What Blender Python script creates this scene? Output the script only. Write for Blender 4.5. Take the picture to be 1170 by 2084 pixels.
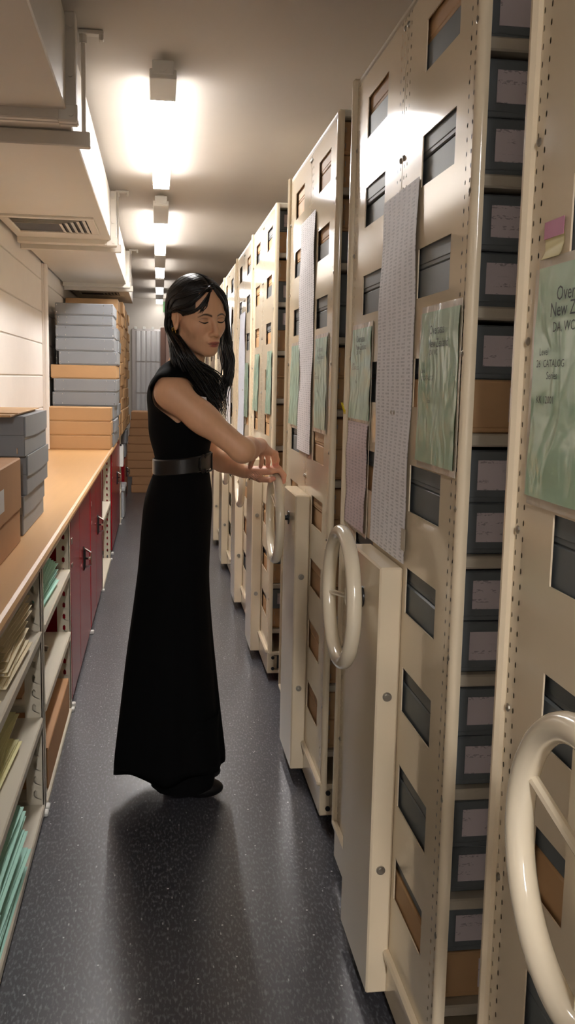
import bpy, bmesh, math, random
import numpy as np
from mathutils import Vector, Matrix

random.seed(7)
for o in list(bpy.data.objects):
    bpy.data.objects.remove(o)
scn = bpy.context.scene
COL = scn.collection

# ------------------------------------------------------------------ camera
IW, IH = 1170.0, 2084.0
CX, CY, FPX, HC = 585.0, 1042.0, 1900.0, 1.40
def _frame():
    fy = np.array([322 - CX, -(768 - CY), -FPX]); fy /= np.linalg.norm(fy)
    fx = np.array([14000 - CX, -(1050 - CY), -FPX]); fx -= fy * fx.dot(fy); fx /= np.linalg.norm(fx)
    return np.array([fx, fy, np.cross(fx, fy)])
RC = _frame()                                    # world = RC @ camera vector
cam_d = bpy.data.cameras.new('camera'); cam = bpy.data.objects.new('camera', cam_d); COL.objects.link(cam)
cam_d.sensor_fit = 'VERTICAL'; cam_d.sensor_height = 36.0; cam_d.sensor_width = 36.0
cam_d.lens = FPX / IH * 36.0; cam_d.clip_start = 0.02
cam.matrix_world = Matrix(((RC[0][0], RC[0][1], RC[0][2], 0), (RC[1][0], RC[1][1], RC[1][2], 0),
                           (RC[2][0], RC[2][1], RC[2][2], HC), (0, 0, 0, 1)))
scn.camera = cam
def _ray(px, py): return RC @ np.array([px - CX, -(py - CY), -FPX])
def W(px, py, y):                                # pixel -> point on the vertical plane at depth y
    d = _ray(px, py); t = y / d[1]; return Vector((d[0] * t, y, HC + d[2] * t))
def WX(px, py, x):                               # pixel -> point on the plane x = const (a wall, a rack end)
    d = _ray(px, py); t = x / d[0]; return Vector((x, d[1] * t, HC + d[2] * t))

# ------------------------------------------------------------------ world, exposure
LIGHT = 41.0
wd = bpy.data.worlds.new('world'); scn.world = wd; wd.use_nodes = True
wd.node_tree.nodes['Background'].inputs[0].default_value = (1.0, 0.93, 0.85, 1)
wd.node_tree.nodes['Background'].inputs[1].default_value = 0.02
vs = scn.view_settings
vs.view_transform = 'Standard'; vs.look = 'None'; vs.gamma = 1.0; vs.use_curve_mapping = False
vs.exposure = 0.88

# ------------------------------------------------------------------ materials
def lin(c):
    return tuple(((v / 255) / 12.92 if v / 255 <= .04045 else ((v / 255 + .055) / 1.055) ** 2.4) for v in c)
def nn(nt, t, **kw):
    n = nt.nodes.new(t)
    for k, v in kw.items():
        if isinstance(k, str) and hasattr(n, k): setattr(n, k, v)
    return n
def mat(name, col, rough=.5, metal=0.0, var=.06, scale=8.0, bump=0.0, bscale=60.0, coat=0.0, spec=.5, stretch=None):
    m = bpy.data.materials.new(name); m.use_nodes = True; nt = m.node_tree; b = nt.nodes['Principled BSDF']
    c = lin(col)
    b.inputs['Roughness'].default_value = rough; b.inputs['Metallic'].default_value = metal
    b.inputs['Specular IOR Level'].default_value = spec
    if coat: b.inputs['Coat Weight'].default_value = coat; b.inputs['Coat Roughness'].default_value = .08
    tc = nn(nt, 'ShaderNodeTexCoord'); src = tc.outputs['Object']
    if stretch:
        mp = nn(nt, 'ShaderNodeMapping'); mp.inputs['Scale'].default_value = stretch
        nt.links.new(src, mp.inputs[0]); src = mp.outputs[0]
    no = nn(nt, 'ShaderNodeTexNoise'); no.inputs['Scale'].default_value = scale; no.inputs['Detail'].default_value = 4
    nt.links.new(src, no.inputs['Vector'])
    mx = nn(nt, 'ShaderNodeMix', data_type='RGBA')
    mx.inputs[6].default_value = (*[v * (1 - var) for v in c], 1); mx.inputs[7].default_value = (*[min(1, v * (1 + var)) for v in c], 1)
    nt.links.new(no.outputs[0], mx.inputs[0]); nt.links.new(mx.outputs[2], b.inputs['Base Color'])
    if bump:
        n2 = nn(nt, 'ShaderNodeTexNoise'); n2.inputs['Scale'].default_value = bscale; n2.inputs['Detail'].default_value = 3
        nt.links.new(src, n2.inputs['Vector'])
        bp = nn(nt, 'ShaderNodeBump'); bp.inputs['Strength'].default_value = bump; bp.inputs['Distance'].default_value = .002
        nt.links.new(n2.outputs[0], bp.inputs['Height']); nt.links.new(bp.outputs[0], b.inputs['Normal'])
    return m
def ramp(nt, src, stops):
    r = nn(nt, 'ShaderNodeValToRGB'); e = r.color_ramp.elements
    while len(e) < len(stops): e.new(.5)
    for i, (p, v) in enumerate(stops):
        e[i].position = p; e[i].color = (v, v, v, 1) if not isinstance(v, tuple) else (*v, 1)
    nt.links.new(src, r.inputs[0]); return r
def mixc(nt, fac, a, b):
    mx = nn(nt, 'ShaderNodeMix', data_type='RGBA')
    nt.links.new(fac, mx.inputs[0])
    for i, v in ((6, a), (7, b)):
        if isinstance(v, tuple): mx.inputs[i].default_value = (*v, 1)
        else: nt.links.new(v, mx.inputs[i])
    return mx.outputs[2]
def math_(nt, op, a, b=None):
    n = nn(nt, 'ShaderNodeMath', operation=op)
    for i, v in enumerate((a, b)):
        if v is None: continue
        if isinstance(v, (int, float)): n.inputs[i].default_value = v
        else: nt.links.new(v, n.inputs[i])
    return n.outputs[0]

M = {}
M['cream'] = mat('cream_gloss_paint', (222, 206, 178), .11, var=.02, bump=.015, bscale=5, coat=.15, spec=.42)
M['cream_dull'] = mat('cream_shelf_paint', (214, 205, 186), .4, var=.04)
M['wheel'] = mat('cream_handwheel_enamel', (226, 214, 190), .14, var=.02, coat=.4)
M['shelf_grey'] = mat('shelf_metal', (178, 168, 150), .4, var=.04)
M['black'] = mat('black_plastic', (18, 18, 19), .45)
M['steel'] = mat('dull_steel', (165, 160, 150), .3, metal=.9)
M['chrome'] = mat('chrome', (210, 210, 212), .1, metal=1.0)
M['grey_box'] = mat('charcoal_archive_board', (100, 105, 107), .5, var=.06, scale=14, bump=.06)
M['pale_box'] = mat('pale_grey_archive_board', (136, 140, 145), .55, var=.05, scale=10, bump=.06)
M['tan_box'] = mat('tan_archive_board', (188, 149, 105), .6, var=.06, scale=10, bump=.05)
M['carton'] = mat('brown_carton', (184, 138, 96), .7, var=.06, scale=12, bump=.08)
M['worktop'] = mat('beech_laminate', (208, 164, 112), .35, var=.06, scale=5, stretch=(8, .6, 8))
M['red'] = mat('red_cabinet_enamel', (146, 14, 28), .22, var=.04, spec=.35)
M['ceiling'] = mat('ceiling_paint', (200, 192, 182), .75, var=.02)
M['wall'] = mat('white_block_paint', (226, 220, 214), .6, var=.03, bump=.25, bscale=70)
M['wall_joint'] = mat('painted_joint', (205, 198, 190), .7)
M['wall_far'] = mat('end_wall_paint', (206, 198, 188), .7, var=.02)
M['duct'] = mat('painted_duct', (214, 207, 196), .5, var=.03, scale=3)
M['white'] = mat('white_enamel', (224, 222, 216), .4)
M['paper'] = mat('white_paper', (226, 224, 224), .6)
M['label'] = None
M['buff'] = mat('buff_manila', (236, 220, 182), .65, var=.06)
M['mint'] = mat('mint_manila', (182, 230, 214), .65, var=.04)
M['yellow'] = mat('yellow_manila', (238, 232, 176), .65, var=.04)
M['folder_paper'] = mat('folder_paper', (226, 218, 200), .7)
M['pink'] = mat('pink_note', (196, 120, 150), .6)
M['noteyellow'] = mat('pale_yellow_note', (226, 214, 160), .6)
M['yellow_tape'] = mat('yellow_tape', (222, 196, 40), .5)
M['door'] = mat('brown_door_frame', (120, 86, 72), .4)
M['exit'] = mat('green_exit_sign', (60, 110, 62), .4)
M['ink'] = mat('print_ink', (70, 78, 76), .7)
M['greyplastic'] = mat('pale_grey_plastic', (178, 182, 186), .35)
M['earring'] = mat('gold_metal', (205, 165, 90), .2, metal=1)

def floor_mat():
    m = bpy.data.materials.new('dark_speckled_vinyl'); m.use_nodes = True; nt = m.node_tree; b = nt.nodes['Principled BSDF']
    tc = nn(nt, 'ShaderNodeTexCoord'); P = tc.outputs['Object']
    n1 = nn(nt, 'ShaderNodeTexNoise'); n1.inputs['Scale'].default_value = 3; n1.inputs['Detail'].default_value = 6; nt.links.new(P, n1.inputs['Vector'])
    mp = nn(nt, 'ShaderNodeMapping'); mp.inputs['Scale'].default_value = (1, .32, 1); nt.links.new(P, mp.inputs[0])
    n2 = nn(nt, 'ShaderNodeTexNoise'); n2.inputs['Scale'].default_value = 160; n2.inputs['Detail'].default_value = 2; nt.links.new(mp.outputs[0], n2.inputs['Vector'])
    v = nn(nt, 'ShaderNodeTexVoronoi'); v.inputs['Scale'].default_value = 75; nt.links.new(mp.outputs[0], v.inputs['Vector'])
    v2 = nn(nt, 'ShaderNodeTexVoronoi'); v2.inputs['Scale'].default_value = 30; nt.links.new(P, v2.inputs['Vector'])
    base = mixc(nt, n1.outputs[0], lin((52, 52, 56)), lin((70, 70, 75)))
    grain = ramp(nt, n2.outputs[0], [(.50, 0.0), (.74, .75)])
    c1 = mixc(nt, grain.outputs[0], base, lin((128, 128, 134)))
    near = ramp(nt, v.outputs['Distance'], [(.10, 1.0), (.17, 0.0)])
    sel = ramp(nt, nn_sep(nt, v.outputs['Color']), [(.80, 0.0), (.86, .75)])
    f = math_(nt, 'MULTIPLY', near.outputs[0], sel.outputs[0])
    c2 = mixc(nt, f, c1, lin((190, 190, 192)))
    near2 = ramp(nt, v2.outputs['Distance'], [(.07, 1.0), (.10, 0.0)])
    sel2 = ramp(nt, nn_sep(nt, v2.outputs['Color']), [(.72, 0.0), (.76, 1.0)])
    f2 = math_(nt, 'MULTIPLY', near2.outputs[0], sel2.outputs[0])
    c3 = mixc(nt, f2, c2, lin((214, 214, 214)))
    nt.links.new(c3, b.inputs['Base Color'])
    n3 = nn(nt, 'ShaderNodeTexNoise'); n3.inputs['Scale'].default_value = 5; n3.inputs['Detail'].default_value = 5; nt.links.new(mp.outputs[0], n3.inputs['Vector'])
    rr = ramp(nt, n3.outputs[0], [(.25, .285), (.75, .35)])
    nt.links.new(rr.outputs[0], b.inputs['Roughness'])
    return m
def nn_sep(nt, sock):
    s = nn(nt, 'ShaderNodeSeparateColor'); nt.links.new(sock, s.inputs[0]); return s.outputs[0]
M['floor'] = floor_mat()

def emis(name, col, s):
    m = bpy.data.materials.new(name); m.use_nodes = True; nt = m.node_tree
    b = nt.nodes['Principled BSDF']; b.inputs['Base Color'].default_value = (.9, .9, .9, 1)
    b.inputs['Emission Color'].default_value = (*col, 1); b.inputs['Emission Strength'].default_value = s
    return m
M['diffuser'] = emis('lit_diffuser', (1.0, .965, .95), LIGHT)
M['diffuser_boosted'] = emis('lit_boosted_diffuser', (1.0, .96, .93), LIGHT * 3.2)  # unseen lamps behind the camera, emission raised to brighten the near end
M['diffuser_dimmed'] = emis('lit_dimmed_diffuser', (1.0, .965, .93), LIGHT * .30)  # far lamps, emission lowered to keep the end wall darker
M['side_lens'] = emis('lit_side_lens', (1.0, .965, .93), LIGHT * .06)
M['side_lens_dimmed'] = emis('lit_dimmed_side_lens', (1.0, .965, .93), LIGHT * .05)  # side lens of the turned-down far lamps

def print_mat(name, cols, row, paper=(228, 226, 228), ink=(104, 104, 112), strength=.55):
    """paper with columns of small printed entries; object space: y along the sheet, z up"""
    m = bpy.data.materials.new(name); m.use_nodes = True; nt = m.node_tree; b = nt.nodes['Principled BSDF']
    b.inputs['Roughness'].default_value = .6
    tc = nn(nt, 'ShaderNodeTexCoord'); s = nn(nt, 'ShaderNodeSeparateXYZ'); nt.links.new(tc.outputs['Object'], s.inputs[0])
    U = s.outputs[1]; Z = s.outputs[2]
    zr = math_(nt, 'MULTIPLY', Z, 1 / row); zf = math_(nt, 'FRACT', zr); zi = math_(nt, 'FLOOR', zr)
    ur = math_(nt, 'MULTIPLY', U, cols); uf = math_(nt, 'FRACT', ur); ui = math_(nt, 'FLOOR', ur)
    rowm = math_(nt, 'LESS_THAN', zf, .55)
    c = nn(nt, 'ShaderNodeCombineXYZ'); nt.links.new(ui, c.inputs[0]); nt.links.new(zi, c.inputs[1])
    wn = nn(nt, 'ShaderNodeTexWhiteNoise', noise_dimensions='2D'); nt.links.new(c.outputs[0], wn.inputs['Vector'])
    ln = math_(nt, 'MULTIPLY_ADD', wn.outputs[0], .45); ln.node.inputs[2].default_value = .28
    colm = math_(nt, 'LESS_THAN', uf, ln)
    fine = nn(nt, 'ShaderNodeTexNoise'); fine.inputs['Scale'].default_value = 420; nt.links.new(tc.outputs['Object'], fine.inputs['Vector'])
    ft = ramp(nt, fine.outputs[0], [(.4, .25), (.6, 1.0)])
    f = math_(nt, 'MULTIPLY', rowm, colm); f = math_(nt, 'MULTIPLY', f, ft.outputs[0]); f = math_(nt, 'MULTIPLY', f, strength)
    nt.links.new(mixc(nt, f, lin(paper), lin(ink)), b.inputs['Base Color'])
    return m
M['print'] = print_mat('printed_list_paper', 24.0, .0075)
M['print_pink'] = print_mat('printed_pinkish_paper', 26.0, .008, paper=(214, 196, 196), ink=(120, 104, 110))
M['print_blue'] = print_mat('printed_bluish_paper', 24.0, .0075, paper=(214, 222, 236), strength=.25)

def label_mat():
    m = bpy.data.materials.new('handwritten_label_paper'); m.use_nodes = True; nt = m.node_tree; b = nt.nodes['Principled BSDF']
    b.inputs['Roughness'].default_value = .6
    tc = nn(nt, 'ShaderNodeTexCoord'); oi = nn(nt, 'ShaderNodeObjectInfo')
    s = nn(nt, 'ShaderNodeSeparateXYZ'); nt.links.new(tc.outputs['Object'], s.inputs[0])
    off = math_(nt, 'MULTIPLY', oi.outputs['Random'], 37.0)
    u = math_(nt, 'ADD', math_(nt, 'MULTIPLY', s.outputs[0], 160.0), off)
    c = nn(nt, 'ShaderNodeCombineXYZ'); nt.links.new(u, c.inputs[0]); nt.links.new(math_(nt, 'MULTIPLY', s.outputs[2], 420.0), c.inputs[1]); nt.links.new(off, c.inputs[2])
    no = nn(nt, 'ShaderNodeTexNoise'); no.inputs['Scale'].default_value = 1.0; no.inputs['Detail'].default_value = 1; nt.links.new(c.outputs[0], no.inputs['Vector'])
    th = ramp(nt, no.outputs[0], [(.53, 0.0), (.58, 1.0)])
    zr = math_(nt, 'FRACT', math_(nt, 'MULTIPLY', math_(nt, 'ADD', s.outputs[2], .0865), 58.0))
    rowm = math_(nt, 'LESS_THAN', zr, .4)
    cc = nn(nt, 'ShaderNodeCombineXYZ'); nt.links.new(math_(nt, 'MULTIPLY', s.outputs[0], 22.0), cc.inputs[0]); nt.links.new(math_(nt, 'FLOOR', math_(nt, 'MULTIPLY', s.outputs[2], 58.0)), cc.inputs[1]); nt.links.new(off, cc.inputs[2])
    wn = nn(nt, 'ShaderNodeTexNoise'); wn.inputs['Scale'].default_value = .9; nt.links.new(cc.outputs[0], wn.inputs['Vector'])
    wm = ramp(nt, wn.outputs[0], [(.5, 0.0), (.52, 1.0)])
    f = math_(nt, 'MULTIPLY', th.outputs[0], rowm); f = math_(nt, 'MULTIPLY', f, wm.outputs[0]); f = math_(nt, 'MULTIPLY', f, .55)
    nt.links.new(mixc(nt, f, lin((204, 192, 194)), lin((106, 100, 104))), b.inputs['Base Color'])
    return m
M['label'] = label_mat()

def sleeve_mat(name, col):
    """green card seen through a wrinkled, shiny plastic pocket"""
    m = bpy.data.materials.new(name); m.use_nodes = True; nt = m.node_tree; b = nt.nodes['Principled BSDF']
    b.inputs['Base Color'].default_value = (*lin(col), 1); b.inputs['Roughness'].default_value = .5
    b.inputs['Coat Weight'].default_value = 1.0; b.inputs['Coat Roughness'].default_value = .12
    tc = nn(nt, 'ShaderNodeTexCoord'); mp = nn(nt, 'ShaderNodeMapping'); mp.inputs['Scale'].default_value = (1, 1.5, .8)
    nt.links.new(tc.outputs['Object'], mp.inputs[0])
    no = nn(nt, 'ShaderNodeTexNoise'); no.inputs['Scale'].default_value = 8; no.inputs['Detail'].default_value = 1.5; no.inputs['Distortion'].default_value = 1.6
    nt.links.new(mp.outputs[0], no.inputs['Vector'])
    bp = nn(nt, 'ShaderNodeBump'); bp.inputs['Strength'].default_value = .8; bp.inputs['Distance'].default_value = .008
    nt.links.new(no.outputs[0], bp.inputs['Height']); nt.links.new(bp.outputs[0], b.inputs['Coat Normal'])
    return m
M['sleeve'] = sleeve_mat('green_card_in_plastic', (158, 190, 158))
M['sleeve_mint'] = sleeve_mat('mint_card_in_plastic', (160, 202, 178))
M['sleeve_clear'] = sleeve_mat('clear_plastic_edge', (196, 186, 168))
M['sleeve_pink'] = M['print_pink']

# ------------------------------------------------------------------ mesh helpers
WLOC = {}
class MB:
    def __init__(s): s.v = []; s.f = []; s.smooth = False
    def quad(s, a, b, c, d):
        n = len(s.v); s.v += [tuple(a), tuple(b), tuple(c), tuple(d)]; s.f.append((n, n + 1, n + 2, n + 3)); return s
    def poly(s, pts):
        n = len(s.v); s.v += [tuple(p) for p in pts]; s.f.append(tuple(range(n, n + len(pts)))); return s
    def box(s, x0, x1, y0, y1, z0, z1):
        n = len(s.v)
        s.v += [(x, y, z) for z in (z0, z1) for y in (y0, y1) for x in (x0, x1)]
        for f in ((0, 2, 3, 1), (4, 5, 7, 6), (0, 1, 5, 4), (2, 6, 7, 3), (0, 4, 6, 2), (1, 3, 7, 5)): s.f.append(tuple(n + i for i in f))
        return s
    def cbox(s, x0, x1, y0, y1, z0, z1, c=.003):
        """box with chamfered edges"""
        c = min(c, (x1 - x0) * .45, (y1 - y0) * .45, (z1 - z0) * .45)
        lo = (x0, y0, z0); hi = (x1, y1, z1); n = len(s.v); idx = {}
        for sx in (0, 1):
            for sy in (0, 1):
                for sz in (0, 1):
                    sg = (sx, sy, sz)
                    for ax in range(3):
                        p = []
                        for k in range(3):
                            e = hi[k] if sg[k] else lo[k]
                            if k != ax: e += -c if sg[k] else c
                            p.append(e)
                        idx[(sg, ax)] = len(s.v); s.v.append(tuple(p))
        for ax in range(3):
            o = [k for k in range(3) if k != ax]
            for sd in (0, 1):
                ring = []
                for a, b in ((0, 0), (1, 0), (1, 1), (0, 1)):
                    sg = [0, 0, 0]; sg[ax] = sd; sg[o[0]] = a; sg[o[1]] = b; ring.append(idx[(tuple(sg), ax)])
                s.f.append(tuple(ring if (sd == 1) == (ax != 1) else ring[::-1]))
        for ax in range(3):
            o = [k for k in range(3) if k != ax]
            for a in (0, 1):
                for b in (0, 1):
                    s0 = [0, 0, 0]; s0[o[0]] = a; s0[o[1]] = b; s1 = list(s0); s1[ax] = 1
                    s.f.append((idx[(tuple(s0), o[0])], idx[(tuple(s1), o[0])], idx[(tuple(s1), o[1])], idx[(tuple(s0), o[1])]))
        for k in {k[0] for k in idx}: s.f.append((idx[(k, 0)], idx[(k, 1)], idx[(k, 2)]))
        return s
    def tube(s, pts, r, seg=10, cap=True, closed=False):
        pts = [Vector(p) for p in pts]; n0 = len(s.v); N = len(pts)
        rs = r if isinstance(r, (list, tuple)) else [r] * N
        up = None
        for i, p in enumerate(pts):
            if closed: t = pts[(i + 1) % N] - pts[i - 1]
            else: t = pts[min(i + 1, N - 1)] - pts[max(i - 1, 0)]
            t.normalize()
            if up is None: up = t.orthogonal().normalized()
            up = (up - t * up.dot(t)); up = up.normalized() if up.length > 1e-6 else t.orthogonal().normalized()
            sd = t.cross(up)
            for k in range(seg):
                a = 2 * math.pi * k / seg; s.v.append(tuple(p + (up * math.cos(a) + sd * math.sin(a)) * rs[i]))
        for i in range(N if closed else N - 1):
            j = (i + 1) % N
            for k in range(seg):
                k2 = (k + 1) % seg; s.f.append((n0 + i * seg + k, n0 + i * seg + k2, n0 + j * seg + k2, n0 + j * seg + k))
        if cap and not closed:
            s.f.append(tuple(n0 + k for k in range(seg))[::-1]); s.f.append(tuple(n0 + (N - 1) * seg + k for k in range(seg)))
        return s
    def torus(s, c, axis, R, r, n=48, seg=14):
        ax = Vector(axis).normalized(); a = ax.orthogonal().normalized(); b = ax.cross(a); c = Vector(c)
        n0 = len(s.v)
        for i in range(n):
            t = 2 * math.pi * i / n; d = a * math.cos(t) + b * math.sin(t)
            for k in range(seg):
                q = 2 * math.pi * k / seg; s.v.append(tuple(c + d * (R + r * math.cos(q)) + ax * (r * math.sin(q))))
        for i in range(n):
            j = (i + 1) % n
            for k in range(seg):
                k2 = (k + 1) % seg; s.f.append((n0 + i * seg + k, n0 + j * seg + k, n0 + j * seg + k2, n0 + i * seg + k2))
        return s
    def prism(s, prof, axis, a, b):
        """extrude a closed 2-D profile along x, y or z from a to b"""
        def mk(p, t): return {'x': (t, p[0], p[1]), 'y': (p[0], t, p[1]), 'z': (p[0], p[1], t)}[axis]
        n = len(s.v); N = len(prof)
        s.v += [mk(p, a) for p in prof] + [mk(p, b) for p in prof]
        for i in range(N):
            j = (i + 1) % N; s.f.append((n + i, n + j, n + N + j, n + N + i))
        s.f.append(tuple(range(n, n + N))[::-1]); s.f.append(tuple(range(n + N, n + 2 * N)))
        return s
    def mesh(s, name, off=None):
        me = bpy.data.meshes.new(name)
        v = s.v if off is None else [(a - off[0], b - off[1], c - off[2]) for a, b, c in s.v]
        me.from_pydata(v, [], s.f); me.update()
        bm = bmesh.new(); bm.from_mesh(me); bmesh.ops.recalc_face_normals(bm, faces=bm.faces); bm.to_mesh(me); bm.free()
        if s.smooth:
            for p in me.polygons: p.use_smooth = True
            me.set_sharp_from_angle(angle=math.radians(40))
        return me
def wloc(o):
    v = Vector(o.location); p = o.parent
    while p: v += p.location; p = p.parent
    return v
def link(name, me, m, parent=None, loc=(0, 0, 0)):
    o = bpy.data.objects.new(name, me); COL.objects.link(o)
    if m and not me.materials: me.materials.append(m)
    o.location = loc
    if parent: o.parent = parent
    return o
def part(name, mb, m, parent, label=None):
    """mesh given in world coordinates, stored relative to its parent"""
    o = link(name, mb.mesh(name, wloc(parent)), m, parent)
    if label: o['label'] = label
    return o
def thing(name, loc, label, cat, group=None):
    o = bpy.data.objects.new(name, None); COL.objects.link(o); o.location = loc; o.empty_display_size = .05
    o['label'] = label; o['category'] = cat
    if group: o['group'] = group
    return o
def solo(name, mb, m, loc, label, cat, group=None):
    """one-mesh thing; mesh in world coordinates, origin at loc"""
    o = link(name, mb.mesh(name, loc), m, None, loc); o['label'] = label; o['category'] = cat
    if group: o['group'] = group
    return o
def struct(name, mb, m, loc=(0, 0, 0)):
    o = link(name, mb.mesh(name, loc), m, None, loc); o['kind'] = 'structure'; return o
def dup(root, loc, rotz=None, label=None, group=None):
    r = root.copy(); COL.objects.link(r); r.location = loc
    if rotz is not None: r.rotation_euler = (0, 0, rotz)
    if label: r['label'] = label
    if group: r['group'] = group
    for ch in list(root.children):
        c = ch.copy(); COL.objects.link(c); c.parent = r
        for g in list(ch.children):
            d = g.copy(); COL.objects.link(d); d.parent = c
    return r
ORD = ['first', 'second', 'third', 'fourth', 'fifth', 'sixth', 'seventh', 'eighth', 'ninth', 'tenth', 'eleventh', 'twelfth',
       'thirteenth', 'fourteenth', 'fifteenth', 'sixteenth', 'seventeenth', 'eighteenth', 'nineteenth', 'twentieth', 'twenty-first', 'twenty-second']

# ================================================================== the room
XR, XLF, XWL, ZC, YB, YF = .51, -.36, -.83, 2.50, 13.6, -6.6
XWR = 2.9
struct('floor', MB().box(XWL, XWR, YF, YB, -.05, 0), M['floor'])
struct('ceiling', MB().box(XWL, XWR, YF, YB, ZC, ZC + .05), M['ceiling'])
struct('wall_right', MB().box(XWR, XWR + .08, YF, YB, 0, ZC), M['wall_far'])
struct('wall_front', MB().box(XWL, XWR, YF - .08, YF, 0, ZC), M['wall_far'])
struct('wall_back', MB().box(XWL, XWR, YB, YB + .08, 0, ZC), M['wall_far'])
wl = struct('wall_left', MB().box(XWL - .1, XWL - .006, YF, YB, 0, ZC), M['wall_joint'])
CH, CL = .227, .46                               # one course, one block
bm_ = MB().prism([(0, .004), (.009, .004), (.012, .007), (.012, CH - .007), (.009, CH - .004), (0, CH - .004)], 'y', 0, CL).mesh('block'); bm_.materials.append(M['wall'])
zref = 1.395
for r in range(-3, 6):
    for c in range(0, 19):
        y = 1.2 + (c + (.5 if r % 2 else 0)) * CL; z = zref + r * CH
        if z + CH > ZC: continue
        link('block', bm_, None, wl, (XWL - .012, y, z))
for i in range(2):
    pass
struct('trim_1', MB().tube([(XWL + .02, 7.06, .86), (XWL + .02, 7.06, 2.19)], .018, 12).tube([(XWL + .02, 7.14, .86), (XWL + .02, 7.14, 2.19)], .014, 12).box(XWL, XWL + .012, 7.02, 7.2, .86, 2.19), M['wall'])
# door frame and door in the end wall
struct('door_1', MB().cbox(.10, .98, YB - .03, YB - .005, 0, 2.03, .004), mat('door_paint', (170, 140, 128), .4))
tr = MB(); tr.cbox(.03, .10, YB - .06, YB, 0, 2.10, .004); tr.cbox(.98, 1.05, YB - .06, YB, 0, 2.10, .004); tr.cbox(.101, .979, YB - .06, YB, 2.031, 2.10, .004)
struct('trim_2', tr, M['door'])

# ================================================================== ceiling lights
def ceiling_light(y0, y1, pre, label, lamp='diffuser'):
    ZF = 2.42
    t = thing('ceiling_light', (.015, y0, ZC), label, 'ceiling light', 'batten lights along the ceiling')
    w = .045
    part('housing', MB().cbox(.015 - .037, .015 + .037, y0 - pre - .004, y1, ZF + .012, ZC - .022, .003), M['white'], t)
    part('knockout', MB().tube([(.015, y0 - pre - .004, ZF + .034), (.015, y0 - pre - .006, ZF + .034)], .014, 16), M['white'], t)
    part('spacer', MB().box(.015 - .02, .015 + .02, y0 - pre + .1, y1 - .1, ZC - .022, ZC - .001), M['white'], t)
    part('end_cap', MB().cbox(.015 - w - .002, .015 + w + .002, y0 - pre, y0, ZF - .001, ZF + .03, .003), M['white'], t)
    part('diffuser', MB().cbox(.015 - w + .002, .015 + w - .002, y0, y1, ZF, ZF + .006, .002), M[lamp], t, 'glowing white diffuser')
    part('side_lens', MB().cbox(.015 - w + .003, .015 + w - .003, y0, y1, ZF + .0065, ZF + .055, .004), M['side_lens' if lamp != 'diffuser_dimmed' else 'side_lens_dimmed'], t)
    return t
ceiling_light(3.69, 5.35, .27, 'nearest and longest glowing batten light on the ceiling')
ceiling_light(6.52, 8.10, .66, 'second glowing batten light from the camera on the ceiling')
ceiling_light(9.10, 10.0, .9, 'third glowing batten light from the camera on the ceiling', 'diffuser_dimmed')
ceiling_light(11.05, 11.95, .9, 'fourth glowing batten light, second from the end wall', 'diffuser_dimmed')
ceiling_light(12.75, 13.5, .7, 'farthest small batten light close to the end wall', 'diffuser_dimmed')
ceiling_light(-2.8, -1.2, .44, 'batten light on the ceiling just behind the camera', 'diffuser_boosted')
ceiling_light(-4.8, -3.2, .44, 'batten light on the ceiling far behind the camera', 'diffuser_boosted')

# ================================================================== air duct
t = thing('air_duct', (-.55, 3.0, 2.19), 'cream painted air duct hung under the ceiling along left wall', 'air duct')
DX0, DX1, DZ0, DZ1 = XWL + .02, -.275, 2.19, 2.46
segs = [(.6, 3.02), (3.06, 5.74), (5.78, 8.36), (8.40, 10.5)]
for a, b in segs:
    part('duct_segment', MB().cbox(DX0, DX1, a, b, DZ0, DZ1, .004), M['duct'], t)
for y in (3.04, 5.76, 8.38):
    for s_ in (-1, 1):
        ya, yb_ = (y - .032, y - .003) if s_ < 0 else (y + .003, y + .032)
        fl = MB(); fl.cbox(DX0, DX1 + .03, ya, yb_, DZ0 - .03, DZ0 + .004, .004); fl.cbox(DX1 - .004, DX1 + .03, ya, yb_, DZ0 - .03, DZ1 + .01, .004)
        fo = part('flange', fl, M['duct'], t)
        part('corner_plate', MB().cbox(DX1 - .028, DX1 + .034, ya - .002, yb_ + .002, DZ0 - .034, DZ0 + .02, .006), M['duct'], fo)
        for zz in (DZ0 - .012, DZ0 + .1, DZ1 - .03):
            part('bolt', MB().tube([(DX1 + .014, ya - .008, zz), (DX1 + .014, ya, zz)], .008, 8), M['duct'], fo)
    yh = y + .2 if y < 4 else y + .1
    part('hanger_bar', MB().cbox(DX0, DX1 + .055, yh - .004, yh + .036, DZ0 - .052, DZ0 - .004, .004), M['duct'], t)
    part('hanger_rod', MB().tube([(DX1 + .034, yh + .01, DZ0 - .04), (DX1 + .034, yh + .01, ZC - .012)], .007, 8).tube([(DX1 + .034, yh + .01, ZC - .04), (DX1 + .034, yh + .01, ZC - .012)], .012, 8), M['duct'], t)
    part('ceiling_bracket', MB().cbox(DX1 + .02, DX1 + .10, yh - .008, yh + .028, ZC - .014, ZC - .001, .003).cbox(DX1 + .085, DX1 + .10, yh - .005, yh + .025, ZC - .03, ZC - .012, .003), M['duct'], t)
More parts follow.
